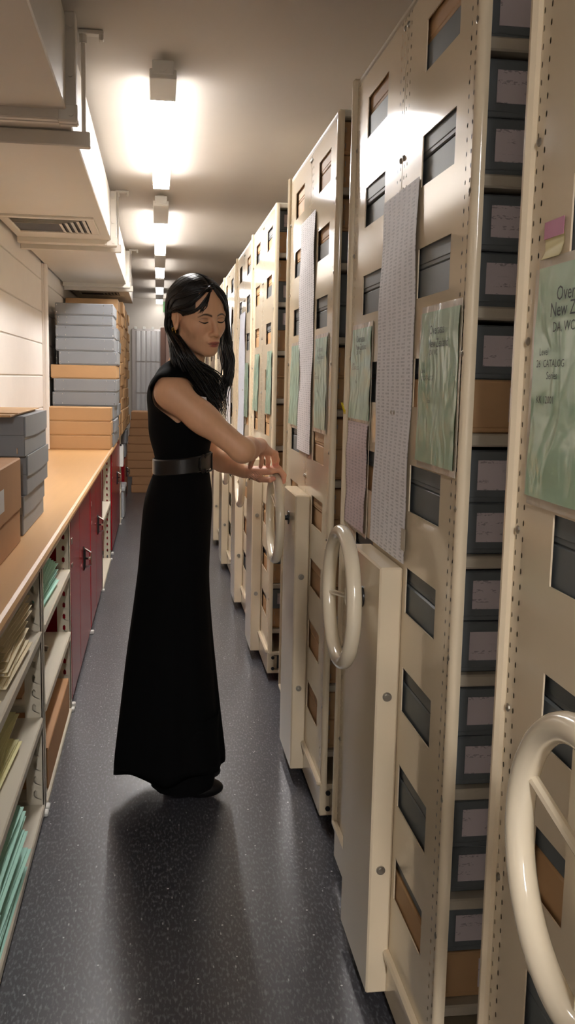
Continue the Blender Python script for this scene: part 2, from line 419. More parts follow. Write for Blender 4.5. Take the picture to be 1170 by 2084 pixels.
def vent(x0, x1, y0, y1):
    v = part('vent', MB().cbox(x0, x1, y0, y0 + .04, DZ0 - .012, DZ0 + .002, .003).cbox(x0, x1, y1 - .04, y1, DZ0 - .012, DZ0 + .002, .003)
             .cbox(x0, x0 + .04, y0 + .0401, y1 - .0401, DZ0 - .012, DZ0 + .002, .003).cbox(x1 - .04, x1, y0 + .0401, y1 - .0401, DZ0 - .012, DZ0 + .002, .003), M['duct'], t)
    part('vent_opening', MB().box(x0 + .04, x1 - .04, y0 + .04, y1 - .04, DZ0 - .003, DZ0 - .001), M['black'], v)
    n = 5
    for i in range(n):                            # nested louvre blades
        d = .045 + i * .032
        a0, a1, b0 = x0 + .045, x1 - d, y0 + d
        bl = MB()
        for (p, q, nx, ny) in (((a0, b0), (a1, b0), 0, 1), ((a1, b0), (a1, y1 - .045), -1, 0)):
            w = .02
            A = Vector((p[0], p[1], DZ0 - .012)); B = Vector((q[0], q[1], DZ0 - .012)); off = Vector((nx * w, ny * w, .010))
            e = Vector((0, 0, .0015))
            bl.quad(A, B, B + off, A + off); bl.quad(A - e, B - e, B + off - e, A + off - e); bl.quad(A, B, B - e, A - e)
        part('blade', bl, M['duct'], v)
vent(-.79, -.325, 4.95, 5.49)
vent(-.77, -.33, 9.0, 9.5)

# ================================================================== mobile racks
RL = 2.15                                        # rack length behind its end panel
ZS = [.235 + .2137 * k for k in range(9)]
def cell(mb, x, u0, u1, z0, z1, hu, hz):
    """sheet cell with a six-sided hole, facing -x"""
    cu, cz = (u0 + u1) / 2, (z0 + z1) / 2
    hexa = [(cu + hu * math.cos(a), cz + hz * math.sin(a)) for a in [math.radians(30 + 60 * i) for i in range(6)]]
    n = len(mb.v)
    mb.v += [(x, p[0], p[1]) for p in ((u1, z1), (u0, z1), (u0, z0), (u1, z0))] + [(x, p[0], p[1]) for p in hexa]
    for f in ((0, 1, 5), (0, 5, 4), (1, 6, 5), (1, 2, 6), (2, 7, 6), (2, 3, 7), (3, 8, 7), (3, 9, 8), (3, 0, 9), (0, 4, 9)):
        mb.f.append(tuple(n + i for i in f))
def end_panel(y0, y1, wy0, wy1, zb=.14, zt=2.158):
    mb = MB(); x = 0.0; pw = .024
    cols = [(y0, y0 + pw), (y0 + pw, y0 + 2 * pw), (y1 - 2 * pw, y1 - pw), (y1 - pw, y1)]
    n = 88; dz = (zt - zb) / n
    for a, b in cols:
        for i in range(n): cell(mb, x, a, b, zb + i * dz, zb + (i + 1) * dz, .0026, .0046)
    a, b = y0 + 2 * pw, y1 - 2 * pw
    mb.quad((x, a, zb), (x, wy0, zb), (x, wy0, zt), (x, a, zt)); mb.quad((x, wy1, zb), (x, b, zb), (x, b, zt), (x, wy1, zt))
    zp = zb
    for z in ZS:
        w0, w1 = z + .048, z + .144
        mb.quad((x, wy0, zp), (x, wy1, zp), (x, wy1, w0), (x, wy0, w0)); zp = w1
        d = .0025                                 # folded rim of the opening
        c = [(wy0, w0), (wy1, w0), (wy1, w1), (wy0, w1)]
        for i in range(4):
            p, q = c[i], c[(i + 1) % 4]
            mb.quad((x, *p), (x, *q), (x + d, *q), (x + d, *p))
    mb.quad((x, wy0, zp), (x, wy1, zp), (x, wy1, zt), (x, wy0, zt))
    mb.quad((x, y0, zb), (x, y0, zt), (x + .006, y0, zt), (x + .006, y0, zb)); mb.quad((x, y1, zb), (x, y1, zt), (x + .006, y1, zt), (x + .006, y1, zb))
    return mb
def P0(name, mb, m, parent, label=None):          # mesh in local coordinates of the (unmoved) rack
    o = link(name, mb.mesh(name), m, parent)
    if label: o['label'] = label
    return o
RW = .965
screw_me = None
def make_rack():
    global screw_me
    t = thing('mobile_rack', (0, 0, 0), 'x', 'shelving rack', 'mobile racks in a row along the aisle')
    P0('end_panel', end_panel(.004, .466, .105, .315), M['cream'], t)
    P0('end_panel', end_panel(.470, RW - .006, .62, .825), M['cream'], t)
    e = MB(); e.prism([(-.002, .006)] + [(.012 - .014 * math.cos(a), .006 - .014 * math.sin(a)) for a in [math.radians(15 * i) for i in range(1, 7)]] + [(.017, -.008), (.017, .006)], 'z', .13, 2.165); e.smooth = True; P0('edge_trim', e, M['cream'], t)
    e = MB(); e.cbox(-.013, .026, RW - .012, RW + .006, .13, 2.172, .006); P0('edge_trim', e, M['cream'], t)
    for yy in (.0, RW - .012):
        P0('upright', MB().cbox(.004, .016, yy + .002, yy + .014, .14, 2.15, .002), M['cream_dull'], t)
    P0('upright', MB().box(.004, .03, .460, .476, .14, 2.15), M['cream_dull'], t)
    P0('added_light_baffle', MB().box(.03, RL, .464, .472, .14, 2.14), M['shelf_grey'], t)  # divider added to block light passing between the two bays
    P0('rear_upright', MB().cbox(RL - .03, RL, 0, RW, .14, 2.15, .003), M['cream_dull'], t)
    sh = MB().cbox(.0165, RL - .03, .004, RW - .014, -.010, .012, .003).mesh('shelf'); sh.materials.append(M['shelf_grey'])
    for z in ZS: link('shelf', sh, None, t, (0, 0, z))
    P0('top_panel', MB().cbox(.0, RL, -.004, RW, 2.146, 2.168, .003), M['cream_dull'], t)
    b = MB(); b.cbox(-.004, RL, .02, RW, .035, .135, .003); b.cbox(-.004, .03, -.006, .03, .035, .135, .003); b.cbox(-.004, RL, -.006, .03, .035, .05, .003); b.cbox(-.004, RL, -.006, .03, .122, .14, .003)
    bo = P0('base', b, M['cream'], t)
    link('base_lip', MB().cbox(-.014, .004, 0, RW, .132, .150, .005).mesh('base_lip'), M['cream'], bo)
    link('base_opening', MB().box(.045, RL - .05, .012, .0195, .055, .118).mesh('base_opening'), M['black'], bo)
    for zz in (.06, .112):
        link('bolt', MB().tube([(.022, -.012, zz), (.022, -.005, zz)], .008, 8).mesh('bolt'), M['black'], bo)
    link('wheel_truck', MB().box(.06, RL - .1, .08, RW - .08, .004, .036).mesh('wheel_truck'), M['black'], bo)
    d = P0('drive_cover', MB().cbox(-.05, -.001, .335, .628, .045, 1.015, .004), M['cream'], t)
    for zz in (.34, .735):
        s = MB().tube([(-.026, .337, zz), (-.026, .331, zz)], .010, 14).tube([(-.026, .331, zz), (-.026, .328, zz)], .006, 10)
        s.smooth = True; link('screw', s.mesh('screw'), M['steel'], d)
    h = MB().torus((0, 0, 0), (1, 0, 0), .147, .0165, 64, 16); h.smooth = True
    hw = link('handwheel', h.mesh('handwheel_rim'), M['wheel'], t, (-.10, .495, .917))
    hb = MB().tube([(.012, 0, 0), (.014, 0, 0), (.030, 0, 0), (.033, 0, 0)], [.020, .024, .024, .020], 24); hb.smooth = True
    link('hub', hb.mesh('hub'), M['wheel'], hw)
    sf = MB().tube([(.033, 0, 0), (.049, 0, 0)], .009, 16).tube([(.046, 0, 0), (.0495, 0, 0)], .024, 24)
    link('shaft', sf.mesh('shaft'), M['black'], hw)
    for k in range(3):
        a = math.radians(90 + 120 * k)
        s = MB().tube([(.018, math.cos(a) * .018, math.sin(a) * .018), (0.002, math.cos(a) * .145, math.sin(a) * .145)], .0065, 8); s.smooth = True
        link('spoke', s.mesh('spoke'), M['wheel'], hw)
    s = MB(); s.tube([(.001, 0, 0), (-.002, 0, 0), (-.004, 0, 0)], [.0062, .006, .0025], 8); s.smooth = True
    screw_me = s.mesh('panel_screw'); screw_me.materials.append(M['steel'])
    for k in range(8):
        z = 2.10 - k * .265
        link('panel_screw', screw_me, None, t, (0, .008, z - .12)); link('panel_screw', screw_me, None, t, (0, RW - .024, z - .11))
        if z > 1.03: link('panel_screw', screw_me, None, t, (0, .455, z + .03)); link('panel_screw', screw_me, None, t, (0, .481, z + .03))
    return t
RY = [.32, 1.535, 2.755, 4.205, 5.23, 6.43, 7.45, 8.48, 9.5]
RLAB = ['cream mobile rack nearest the camera, cut off by right picture edge',
        'tall cream mobile rack with long white list, second from camera',
        'cream mobile rack whose handwheel the woman is holding',
        "cream mobile rack just beyond the woman's hands, grey box on top shelf",
        'fourth cream mobile rack beyond camera, with pale blue paper strip',
        "cream mobile rack level with the woman's chin, fifth beyond nearest",
        'cream mobile rack mostly behind the woman, sixth beyond nearest',
        'cream mobile rack behind the woman, seventh beyond the nearest',
        'farthest cream mobile rack, hidden behind the woman']
rack0 = make_rack()
RACKS = []
for i, y in enumerate(RY):
    r = rack0 if i == 0 else dup(rack0, (XR, y, 0))
    r.location = (XR, y, 0); r['label'] = RLAB[i]
    for ch in r.children:
        if ch.name.split('.')[0] == 'handwheel': ch.rotation_euler = (math.radians([52, 22, 60, 10, 80, 33, 71, 15, 40][i]), 0, 0)
    RACKS.append(r)
RN = ['rack nearest the camera', 'rack with long white list', 'the rack whose wheel is held', "rack past the woman's hands",
      'rack with the blue strip', 'fifth rack past the nearest', 'sixth rack past the nearest']

# ------------------------------------------------------------------ archive boxes on the racks
BW, BD, BH = .37, .425, .0915
def make_box(kind):
    m = M['grey_box'] if kind == 'g' else M['tan_box']
    t = thing('archive_box', (0, 0, 0), 'x', 'box')
    link('box_base', MB().cbox(.0015, BW - .0015, .0015, BD - .0015, 0, .05, .002).mesh('box_base'), m, t)
    lid = link('box_lid', MB().cbox(0, BW, 0, BD, .007, BH, .003).mesh('box_lid'), m, t)
    if kind == 'g':
        link('label', MB().box(.034, .180, -.0012, -.0002, .022, .074).mesh('label'), M['label'], t, )['label'] = 'white paper label with faint handwriting'
        link('staple', MB().cbox(.006, .012, -.001, .003, .003, .008, .0008).mesh('staple'), M['chrome'], t)
    else:
        for zz in (.024, .068):
            link('staple', MB().cbox(.018, .0205, -.0014, .001, zz - .007, zz + .007, .0005).mesh('staple'), M['steel'], t)
        link('label', MB().box(.085, .20, -.0012, -.0002, .02, .078).mesh('label'), M['label'], t)
    return t
proto = {k: make_box(k) for k in 'gt'}
used = set()
def put_box(kind, x, y, z, rz, label, group):
    p = proto[kind]
    if kind not in used:
        used.add(kind); p.location = (x, y, z); p.rotation_euler = (0, 0, rz); p['label'] = label; p['group'] = group; return p
    return dup(p, (x, y, z), rz, label, group)
# per rack: nine shelves from the top, each two letters (upper, lower box); near side, then far side
NEAR = {1: 'tg gg gg gt gg gg gg gg gt', 2: 'tt tg gg tt tt tt tt tt tt', 3: 'gt tg gt tt tt tt tt gt gt',
        4: 'tg gg gg gt tt tt gt tt gg', 5: 'gg tt gg tt gt tt tt gg gt', 6: 'gg gt tg tt gg tt tt gg gg'}
FAR = {0: 'gg gg gg gg gg gg gt gg gg', 1: 'tg gg gg gg gt gg gg gg gg', 2: 'tt tg gg gg gg tt tt tt tt', 3: 'tg tt tt tt tt tt tt tt gt',
       4: '-- gg gg tt tt gg tt tt gg', 5: 'tg gg tt gg tt gg gt tt gg', 6: 'tg gt gg tt tg tt gg tt tt'}
cn = {'g': 'charcoal grey', 't': 'tan'}
for side, tab in (('near', NEAR), ('far', FAR)):
    for r, pat in tab.items():
        rowl = pat.split()
        for k, pr in enumerate(rowl):
            if r >= 5 and k > 5: continue
            for lvl in (0, 1):
                kd = pr[lvl]
                if kd == '-': continue
                z = ZS[8 - k] + .0125 + (0 if lvl else BH + .001)
                x = XR + .0055 + random.uniform(0, .005); rz = random.uniform(-.008, .008)
                if side == 'near': y = RY[r] + .018 + random.uniform(0, .012)
                else: y = RY[r] + .50 + random.uniform(0, .012)
                lab = '%s archive box, %s from top, %s side of %s' % (cn[kd].replace('charcoal ', 'dark '), ORD[2 * k + lvl], side, RN[r])
                put_box(kd, x, y, z, rz, lab, 'archive boxes on the mobile racks')

# ------------------------------------------------------------------ papers and plastic pockets on the rack ends
def sheet(u0, u1, z0, z1, x=-.003, wav=.002, n=24, taper=(0, 0, 0, 0), curl=0):
    """slightly wavy paper on a rack end: local y, z; returns points grid as MB with both sides"""
    mb = MB(); m = 8
    for s, xo in ((0, 0.0), (1, .0007)):
        n0 = len(mb.v)
        for i in range(n + 1):
            q = i / n
            for j in range(m + 1):
                p = j / m
                a = u0 + taper[0] * (1 - q) + taper[2] * q; b = u1 + taper[1] * (1 - q) + taper[3] * q
                u = a + (b - a) * p
                d = wav * (math.sin(q * 9 + p * 2.0) * .5 + math.sin(q * 23 + 1 + p * 3) * .25 + .75) + curl * (1 - q) ** 6
                mb.v.append((x - d + xo, u, z0 + (z1 - z0) * q))
        for i in range(n):
            for j in range(m):
                a = n0 + i * (m + 1) + j; mb.f.append((a, a + 1, a + m + 2, a + m + 1))
    mb.smooth = True
    return mb
def on_rack(name, r, mb, m, label, cat, group=None):
    o = link(name, mb.mesh(name), m, None, (XR, RY[r], 0)); o['label'] = label; o['category'] = cat
    if group: o['group'] = group
    return o
def uv(r, px, py):
    p = WX(px, py, XR); return p.y - RY[r], p.z
def px_sheet(r, tl, tr, br, bl, **kw):
    a, b, c, d = uv(r, *tl), uv(r, *tr), uv(r, *br), uv(r, *bl)
    z1 = (a[1] + b[1]) / 2; z0 = (c[1] + d[1]) / 2
    return sheet(b[0], a[0], z0, z1, taper=(c[0] - b[0], d[0] - a[0], 0, 0), **kw), (b[0], a[0], z0, z1)
def lettering(o, r, words, u0, u1, z0, z1):
    words = [w if len(w) == 4 else (w[0], (u1 - uv(r, w[1], w[2])[0]) / (u1 - u0), (uv(r, w[1], w[2])[1] - z0) / (z1 - z0), w[3], 0)[:4] for w in [(*w, 0) if len(w) == 4 and w[1] > 2 else w for w in words]]
    """words printed on the pocket; reads from the far edge to the near edge as seen from the aisle"""
    for (s, fu, fz, size) in words:
        cu = bpy.data.curves.new('lettering', 'FONT'); cu.body = s; cu.size = size; cu.resolution_u = 2; cu.align_x = 'LEFT'
        tmp = bpy.data.objects.new('tmp_text', cu); COL.objects.link(tmp)
        bpy.context.view_layer.update()
        me = bpy.data.meshes.new_from_object(tmp.evaluated_get(bpy.context.evaluated_depsgraph_get()))
        bpy.data.objects.remove(tmp); bpy.data.curves.remove(cu)
        me.transform(Matrix(((0, 0, -1, 0), (-1, 0, 0, 0), (0, 1, 0, 0), (0, 0, 0, 1))))
        me.materials.clear()
        q = link('lettering', me, M['ink'], o, (-.0075, u1 - (u1 - u0) * fu, z0 + (z1 - z0) * fz))
def pocket(r, tl, tr, br, bl, m, label, words=(), rim=True):
    mb, (u0, u1, z0, z1) = px_sheet(r, tl, tr, br, bl, wav=.002, x=-.0035)
    o = on_rack('plastic_pocket', r, mb, m, label, 'document pocket', 'green cards in plastic pockets on the rack ends')
    if rim:
        e = MB()
        for (a, b, c, d) in ((u0 - .006, u1 + .006, z1, z1 + .012), (u0 - .006, u1 + .006, z0 - .012, z0), (u0 - .008, u0, z0, z1), (u1, u1 + .016, z0, z1)):
            e.box(-.003, -.0022, a, b, c, d)
        link('pocket_border', e.mesh('pocket_border'), M['sleeve_clear'], o)
    lettering(o, r, words, u0, u1, z0, z1)
    return o
NZ = [('Overseas', 1143, 612, .026), ('New Zealand', 1130, 646, .026), ('DA, WC, Z', 1135, 676, .018), ('Level', 1108, 724, .014), ('26  CATALOG', 1102, 748, .014), ('Series', 1122, 772, .014), ('KK 12001', 1101, 820, .014)]
NZs = [('Overseas', .28, .85, .024), ('New Zealand', .26, .765, .022), ('DA, WC', .30, .715, .014), ('Level', .08, .60, .013), ('26 CATALOG', .08, .55, .013), ('Box', .28, .40, .013)]
pocket(0, (1105, 552), (1330, 480), (1330, 1090), (1075, 1003), M['sleeve'], 'green card in wrinkled plastic pocket at right picture edge', NZ)
pocket(1, (864, 637), (942, 623), (926, 955), (849, 938), M['sleeve'], 'green card in creased plastic pocket right of the long white list', NZs)
pocket(1, (722, 672), (760, 664), (754, 856), (712, 851), M['sleeve_mint'], 'mint green card in plastic pocket left of the long white list', NZs)
pocket(2, (596, 705), (613, 702), (607, 868), (589, 860), M['sleeve_mint'], 'mint card pocket left of the list on the held rack', [])
pocket(2, (645, 690), (669, 685), (664, 880), (641, 866), M['sleeve_mint'], 'mint card pocket right of the list on the held rack', NZs)
pocket(3, (520, 722), (529, 720), (525, 838), (515, 833), M['sleeve_mint'], "mint card pocket just past the woman's hands, farther one", [], False)
pocket(3, (546, 716), (555, 713), (552, 846), (541, 838), M['sleeve_mint'], "mint card pocket just past the woman's hands, nearer one", [], False)
pocket(4, (500, 740), (507, 738), (505, 850), (497, 846), M['sleeve_mint'], 'narrow mint card pocket beside the pale blue strip', [], False)
mb, q = px_sheet(1, (786, 398), (858, 378), (826, 1150), (757, 1095), wav=.004, x=-.002, n=40)
o = on_rack('printed_list', 1, mb, M['print'], 'long white printed list hanging on the second rack end', 'paper list', 'printed lists on the rack ends')
link('tape', MB().box(-.0095, -.009, q[0] - .01, q[0] + .02, q[2] + .03, q[2] + .075).mesh('tape'), M['sleeve_clear'], o)
mb, q = px_sheet(1, (712, 858), (753, 861), (743, 1089), (705, 1055), wav=.003, x=-.0035)
o = on_rack('plastic_pocket', 1, mb, M['print_pink'], 'pinkish printed sheet in plastic pocket under the mint card', 'document pocket')
link('pocket_border', MB().box(-.0028, -.002, q[0] - .004, q[1] + .008, q[2] - .01, q[2]).box(-.0028, -.002, q[0] - .006, q[0], q[2], q[3]).mesh('pocket_border'), M['sleeve_clear'], o)
mb, q = px_sheet(2, (615, 450), (645, 435), (633, 924), (607, 915), wav=.004, x=-.002, n=40)
on_rack('printed_list', 2, mb, M['print'], 'long pale printed list on the rack whose wheel is held', 'paper list', 'printed lists on the rack ends')
mb, q = px_sheet(4, (490, 640), (501, 634), (497, 900), (484, 900), wav=.004, x=-.002, n=30)
on_rack('printed_list', 4, mb, M['print_blue'], "long pale blue paper strip on a rack right of the woman's face", 'paper list', 'printed lists on the rack ends')
mb, q = px_sheet(5, (466, 630), (473, 622), (470, 860), (461, 860), wav=.004, x=-.002, n=30)
on_rack('printed_list', 5, mb, M['print'], "farthest white paper strip, beside the woman's hair", 'paper list', 'printed lists on the rack ends')
# sticky note: pink strip and pale yellow slip
a = uv(0, 1115, 460); b = uv(0, 1152, 448); c = uv(0, 1112, 538); d = uv(0, 1148, 528)
o = on_rack('sticky_note', 0, sheet(b[0], a[0], c[1] + .005, a[1] - .006, x=-.001, wav=.001, curl=.006), M['noteyellow'], 'small pale yellow note under a pink strip, near right edge', 'note')
link('pink_strip', MB().box(-.0036, -.003, b[0] - .002, a[0] + .002, a[1] - .018, a[1] + .004).mesh('pink_strip'), M['pink'], o)
p1 = uv(1, 712, 838)
ty = MB(); ty.box(-.0155, -.015, p1[0] - .016, p1[0] + .012, p1[1] - .006, p1[1] + .006)
for k in range(4): ty.tube([(-.016, p1[0] + .005 - k * .005, p1[1]), (-.022, p1[0] + .012 - k * .009, p1[1] + .024 - .006 * (k % 2))], .0012, 5)
on_rack('yellow_tag', 1, ty, M['yellow_tape'], 'small frayed yellow tape tag beside the mint green card', 'tag')

# ================================================================== left side: worktop, shelving, cabinets
ZT = .854
prof = [(XWL + .012, ZT - .034), (XLF + .006, ZT - .034), (XLF + .016, ZT - .026), (XLF + .018, ZT - .012), (XLF + .012, ZT - .003), (XLF + .002, ZT), (XWL + .012, ZT)]
o = solo('worktop', MB().prism(prof, 'y', 1.0, 8.0), M['worktop'], (-.6, 4.5, ZT - .034), 'long beech worktop along the left wall carrying boxes', 'worktop')
def slot_post(mb, x0, x1, y, z0, z1, pitch=.047):
    n = int((z1 - z0) / pitch); dz = (z1 - z0) / n
    for i in range(n):
        a, b = z0 + i * dz, z0 + (i + 1) * dz
        tmp = MB(); cell(tmp, 0, x0, x1, a, b, .0065, .013)
        k = len(mb.v); mb.v += [(v[1], y, v[2]) for v in tmp.v]; mb.f += [tuple(k + j for j in f) for f in tmp.f]
    mb.box(x1 - .003, x1, y, y + .032, z0, z1); mb.box(x0 - .003, x0, y, y + .003, z0, z1)
    return mb
def shelf_unit(y0, y1, levels, label, posts=(1, 1)):
    t = thing('shelving_unit', (-.6, (y0 + y1) / 2, 0), label, 'shelving', 'slotted shelving under the worktop')
    for yy, on in ((y0, posts[0]), (y1 - .035, posts[1])):
        if not on: continue
        p = part('post', slot_post(MB(), XLF - .05, XLF, yy, .008, ZT - .036), M['cream_dull'], t)
        part('foot', MB().cbox(XLF - .05, XLF + .012, yy, yy + .034, .0, .014, .003), M['white'], p)
        part('rear_post', MB().box(XWL + .02, XWL + .06, yy, yy + .03, 0, ZT - .036), M['cream_dull'], t)
    part('top_rail', MB().cbox(XLF - .02, XLF - .004, y0, y1, ZT - .066, ZT - .036, .002), M['cream_dull'], t)
    for z in levels:
        part('shelf', MB().cbox(XWL + .015, XLF + .003, y0 + .035, y1 - .037, z - .03, z, .004), M['cream_dull'], t)
    return t
shelf_unit(1.55, 2.93, (.613, .335, .045), 'cream slotted shelving bay nearest the camera, holding folders')
shelf_unit(2.94, 3.885, (.613, .35, .02), 'cream slotted shelving bay between folders and first red cabinet')
shelf_unit(6.10, 7.20, (.46, .02), 'cream slotted shelving bay between the red cabinets')
shelf_unit(8.93, 9.31, (.55, .30, .02), 'far cream shelving bay past the last red cabinet')
def cabinet(y0, y1, label, ys, hy, z1=ZT - .04):
    t = thing('red_cabinet', (-.6, (y0 + y1) / 2, 0), label, 'cabinet', 'red metal cabinets under the worktop')
    part('body', MB().cbox(XWL + .02, XLF - .018, y0, y1, .03, z1, .003), M['red'], t)
    part('plinth', MB().box(XWL + .04, XLF - .02, y0 + .01, y1 - .01, 0, .03), M['black'], t)
    for a, b in ((y0, ys), (ys, y1)):
        d = part('door', MB().cbox(XLF - .017, XLF, a + .002, b - .002, .035, z1 - .002, .004), M['red'], t)
        if a == ys:
            hz = min(.52, z1 * .65)
            pl = part('handle_plate', MB().tube([(XLF + .001, hy, hz - .06), (XLF + .001, hy, hz - .045), (XLF + .001, hy, hz + .045), (XLF + .001, hy, hz + .06)], [.004, .011, .011, .004], 12), M['black'], d)
            part('handle', MB().tube([(XLF + .002, hy, hz + .05), (XLF + .034, hy, hz + .03), (XLF + .034, hy, hz - .03), (XLF + .002, hy, hz - .05)], .006, 8), M['chrome'], d)
            part('lock', MB().tube([(XLF + .01, hy + .004, hz), (XLF + .03, hy - .022, hz + .004)], .006, 8), M['chrome'], d)
        else:
            part('label_holder', MB().cbox(XLF, XLF + .002, a + .03, a + .075, .70, .725, .0005).cbox(XLF, XLF + .002, a + .04, a + .09, .60, .615, .0005), M['steel'], d)
    for yy in (y0 - .012, ):
        part('foot', MB().cbox(XLF - .04, XLF + .012, yy + .014, yy + .04, 0, .02, .003), M['white'], t)
    return t
cabinet(3.90, 5.02, 'glossy red cabinet nearest the camera, with two doors', 4.36, 4.56)
cabinet(5.06, 6.06, 'glossy red cabinet, second from the camera', 5.5, 5.62)
cabinet(7.40, 8.90, 'narrow looking red cabinet farthest from camera', 8.1, 8.3)
cabinet(10.2, 11.2, 'far red cabinet low beside the pale plastic bins', 10.7, 10.8, .5)
# ------------------------------------------------------------------ folders on the shelves
def make_folder(m, w, d):
    t = thing('folder', (0, 0, 0), 'x', 'folder')
    c = MB(); c.cbox(0, w, 0, d, 0, .0012, .0004); c.cbox(0, w - .008, 0, d - .006, .0075, .0087, .0004); c.cbox(0, .0012, 0, d, 0, .0087, .0004)
    link('cover', c.mesh('cover'), m, t)
    link('papers', MB().box(.003, w - .014, .004, d - .012, .0013, .0074).mesh('papers'), M['folder_paper'], t)
    return t
fold_used = {}
def stack_folders(m, key, n, x, y, z, w, d, adj, group, tilt=0.0, top=None):
    p = fold_used.get(key)
    for i in range(n):
        loc = (x + random.uniform(-.012, .012) + tilt * i, y + random.uniform(-.02, .02), z + i * .0092)
        rz = random.uniform(-.05, .05)
        if i == n - 1 and top: lab = top
        elif i == n - 1: lab = '%s folder, topmost of its stack' % adj
        else: lab = '%s folder, %s from the bottom of its stack' % (adj, ORD[i])
        if p is None:
            p = make_folder(m, w, d); p.location = loc; p.rotation_euler = (0, 0, rz); p['label'] = lab; p['group'] = group; fold_used[key] = p
        else: dup(p, loc, rz, lab, group)
G = 'folders on the shelves under the worktop'
stack_folders(M['buff'], 'b', 18, -.718, 2.30, .614, .34, .42, 'buff card', G, top='buff card folder on top of the pile under the worktop')
stack_folders(M['mint'], 'm', 12, -.72, 3.16, .614, .33, .40, 'mint green', G, top='mint green folder topmost of the pile beside the red cabinet')
stack_folders(M['yellow'], 'y', 12, -.735, 2.22, .336, .33, .42, 'pale yellow card', G)
stack_folders(M['mint'], 'm2', 22, -.735, 2.10, .046, .36, .42, 'mint green bottom shelf', G)
stack_folders(M['buff'], 'b2', 18, -.725, 1.84, .614, .33, .40, 'near buff card', G)
stack_folders(M['mint'], 'm3', 20, -.735, 1.63, .046, .36, .42, 'nearest mint green bottom shelf', G)
stack_folders(M['yellow'], 'y2', 10, -.74, 1.76, .336, .33, .40, 'near pale yellow card', G)
# carton, envelope and clip in the second bay
def carton(name, x0, x1, y0, y1, z0, z1, m, label, flap=.004, lidz=None, cat='box', group=None):
    t = thing(name, ((x0 + x1) / 2, (y0 + y1) / 2, z0), label, cat, group)
    if lidz is None:
        part('box_body', MB().cbox(x0, x1, y0, y1, z0, z1 - flap, .004), m, t)
        part('top_flap', MB().cbox(x0, (x0 + x1) / 2 - .001, y0, y1, z1 - flap, z1, .0015), m, t)
        part('top_flap', MB().cbox((x0 + x1) / 2 + .001, x1, y0, y1, z1 - flap, z1, .0015), m, t)
    else:
        part('box_body', MB().cbox(x0 + .004, x1 - .004, y0 + .004, y1 - .004, z0, z1 - .01, .003), m, t)
        part('box_lid', MB().cbox(x0, x1, y0, y1, lidz, z1, .004), m, t)
    return t
carton('carton', -.76, XLF - .004, 3.06, 3.80, .021, .165, M['carton'], 'brown carton on the bottom shelf beside the red cabinet')
carton('carton', -.79, -.47, 2.985, 3.015, .351, .46, M['carton'], 'thin brown carton standing in the second shelving bay')
carton('carton', -.76, -.44, 6.2, 6.9, .021, .25, M['carton'], 'brown carton low between the red cabinets')
carton('carton', -.80, -.46, 1.7, 2.75, .336 - .25, .336 - .075, M['carton'], 'brown carton behind the folders near the camera') if False else None
solo('envelope', MB().cbox(-.62, -.44, 3.02, 3.40, .351, .356, .001), M['carton'], (-.53, 3.2, .351), 'flat brown envelope lying on the middle shelf', 'envelope')
t = thing('steel_clip', (-.45, 3.60, .351), 'small steel clip lying on the middle shelf', 'clip')
part('clip_plate', MB().cbox(-.485, -.42, 3.56, 3.61, .352, .355, .001), M['steel'], t); part('clip_lever', MB().tube([(-.48, 3.565, .358), (-.44, 3.59, .366), (-.425, 3.605, .357)], .003, 6), M['steel'], t)

# ------------------------------------------------------------------ boxes on the worktop
def lid_box(x0, x1, y0, y1, z0, z1, m, label, group, arch=True, staples=True):
    """document box whose lid has a curved lower edge on the long side"""
    t = thing('document_box', ((x0 + x1) / 2, (y0 + y1) / 2, z0), label, 'box', group)
    part('box_base', MB().cbox(x0 + .003, x1 - .003, y0 + .003, y1 - .003, z0, z1 - .004, .003), m, t)
    h = z1 - z0; N = 14; lid = MB()
    lid.cbox(x0, x1 - .0025, y0, y1, z1 - h * .48, z1, .003)
    pr = [(y0, z1 - h * .50)]                      # bowed skirt of the lid, thin sheet on the aisle side
    for i in range(1, N): q = i / N; pr.append((y0 + (y1 - y0) * q, z1 - h * (.50 + (.05 * math.sin(math.pi * q) if arch else 0))))
    pr += [(y1, z1 - h * .50), (y1, z1), (y0, z1)]
    lid.prism(pr, 'x', x1 - .0025, x1 + .001)
    part('box_lid', lid, m, t)
    if staples: part('staple', MB().cbox(x1 - .03, x1 - .026, y0 - .0015, y0 + .004, z0 + .01, z0 + .03, .0008), M['chrome'], t)
    return t
GS = 'pale grey document boxes stacked on the worktop'
lid_box(-.815, -.452, 3.235, 3.81, ZT, ZT + .136, M['pale_box'], 'pale grey lidded box at the bottom of the near stack on worktop', GS)
lid_box(-.805, -.440, 3.26, 3.86, ZT + .136, ZT + .272, M['pale_box'], 'pale grey lidded box in the middle of the near stack', GS)
lid_box(-.810, -.440, 3.22, 3.82, ZT + .272, ZT + .408, M['pale_box'], 'dark fronted grey lidded box topping the near stack', GS)
solo('cardboard_sheet', MB().cbox(-.82, -.47, 3.10, 3.72, ZT + .409, ZT + .416, .001).cbox(-.81, -.46, 3.20, 3.75, ZT + .416, ZT + .420, .001), M['tan_box'], (-.64, 3.4, ZT + .409), 'flat brown cardboard sheet lying on the near grey box stack', 'cardboard')
t = carton('document_box', -.81, -.445, 2.42, 3.13, ZT, ZT + .278, M['carton'], 'large brown lidded box at left picture edge on the worktop', lidz=ZT + .11)
part('label', MB().box(-.445, -.4442, 2.66, 2.785, ZT + .15, ZT + .215), M['paper'], t, 'white label')
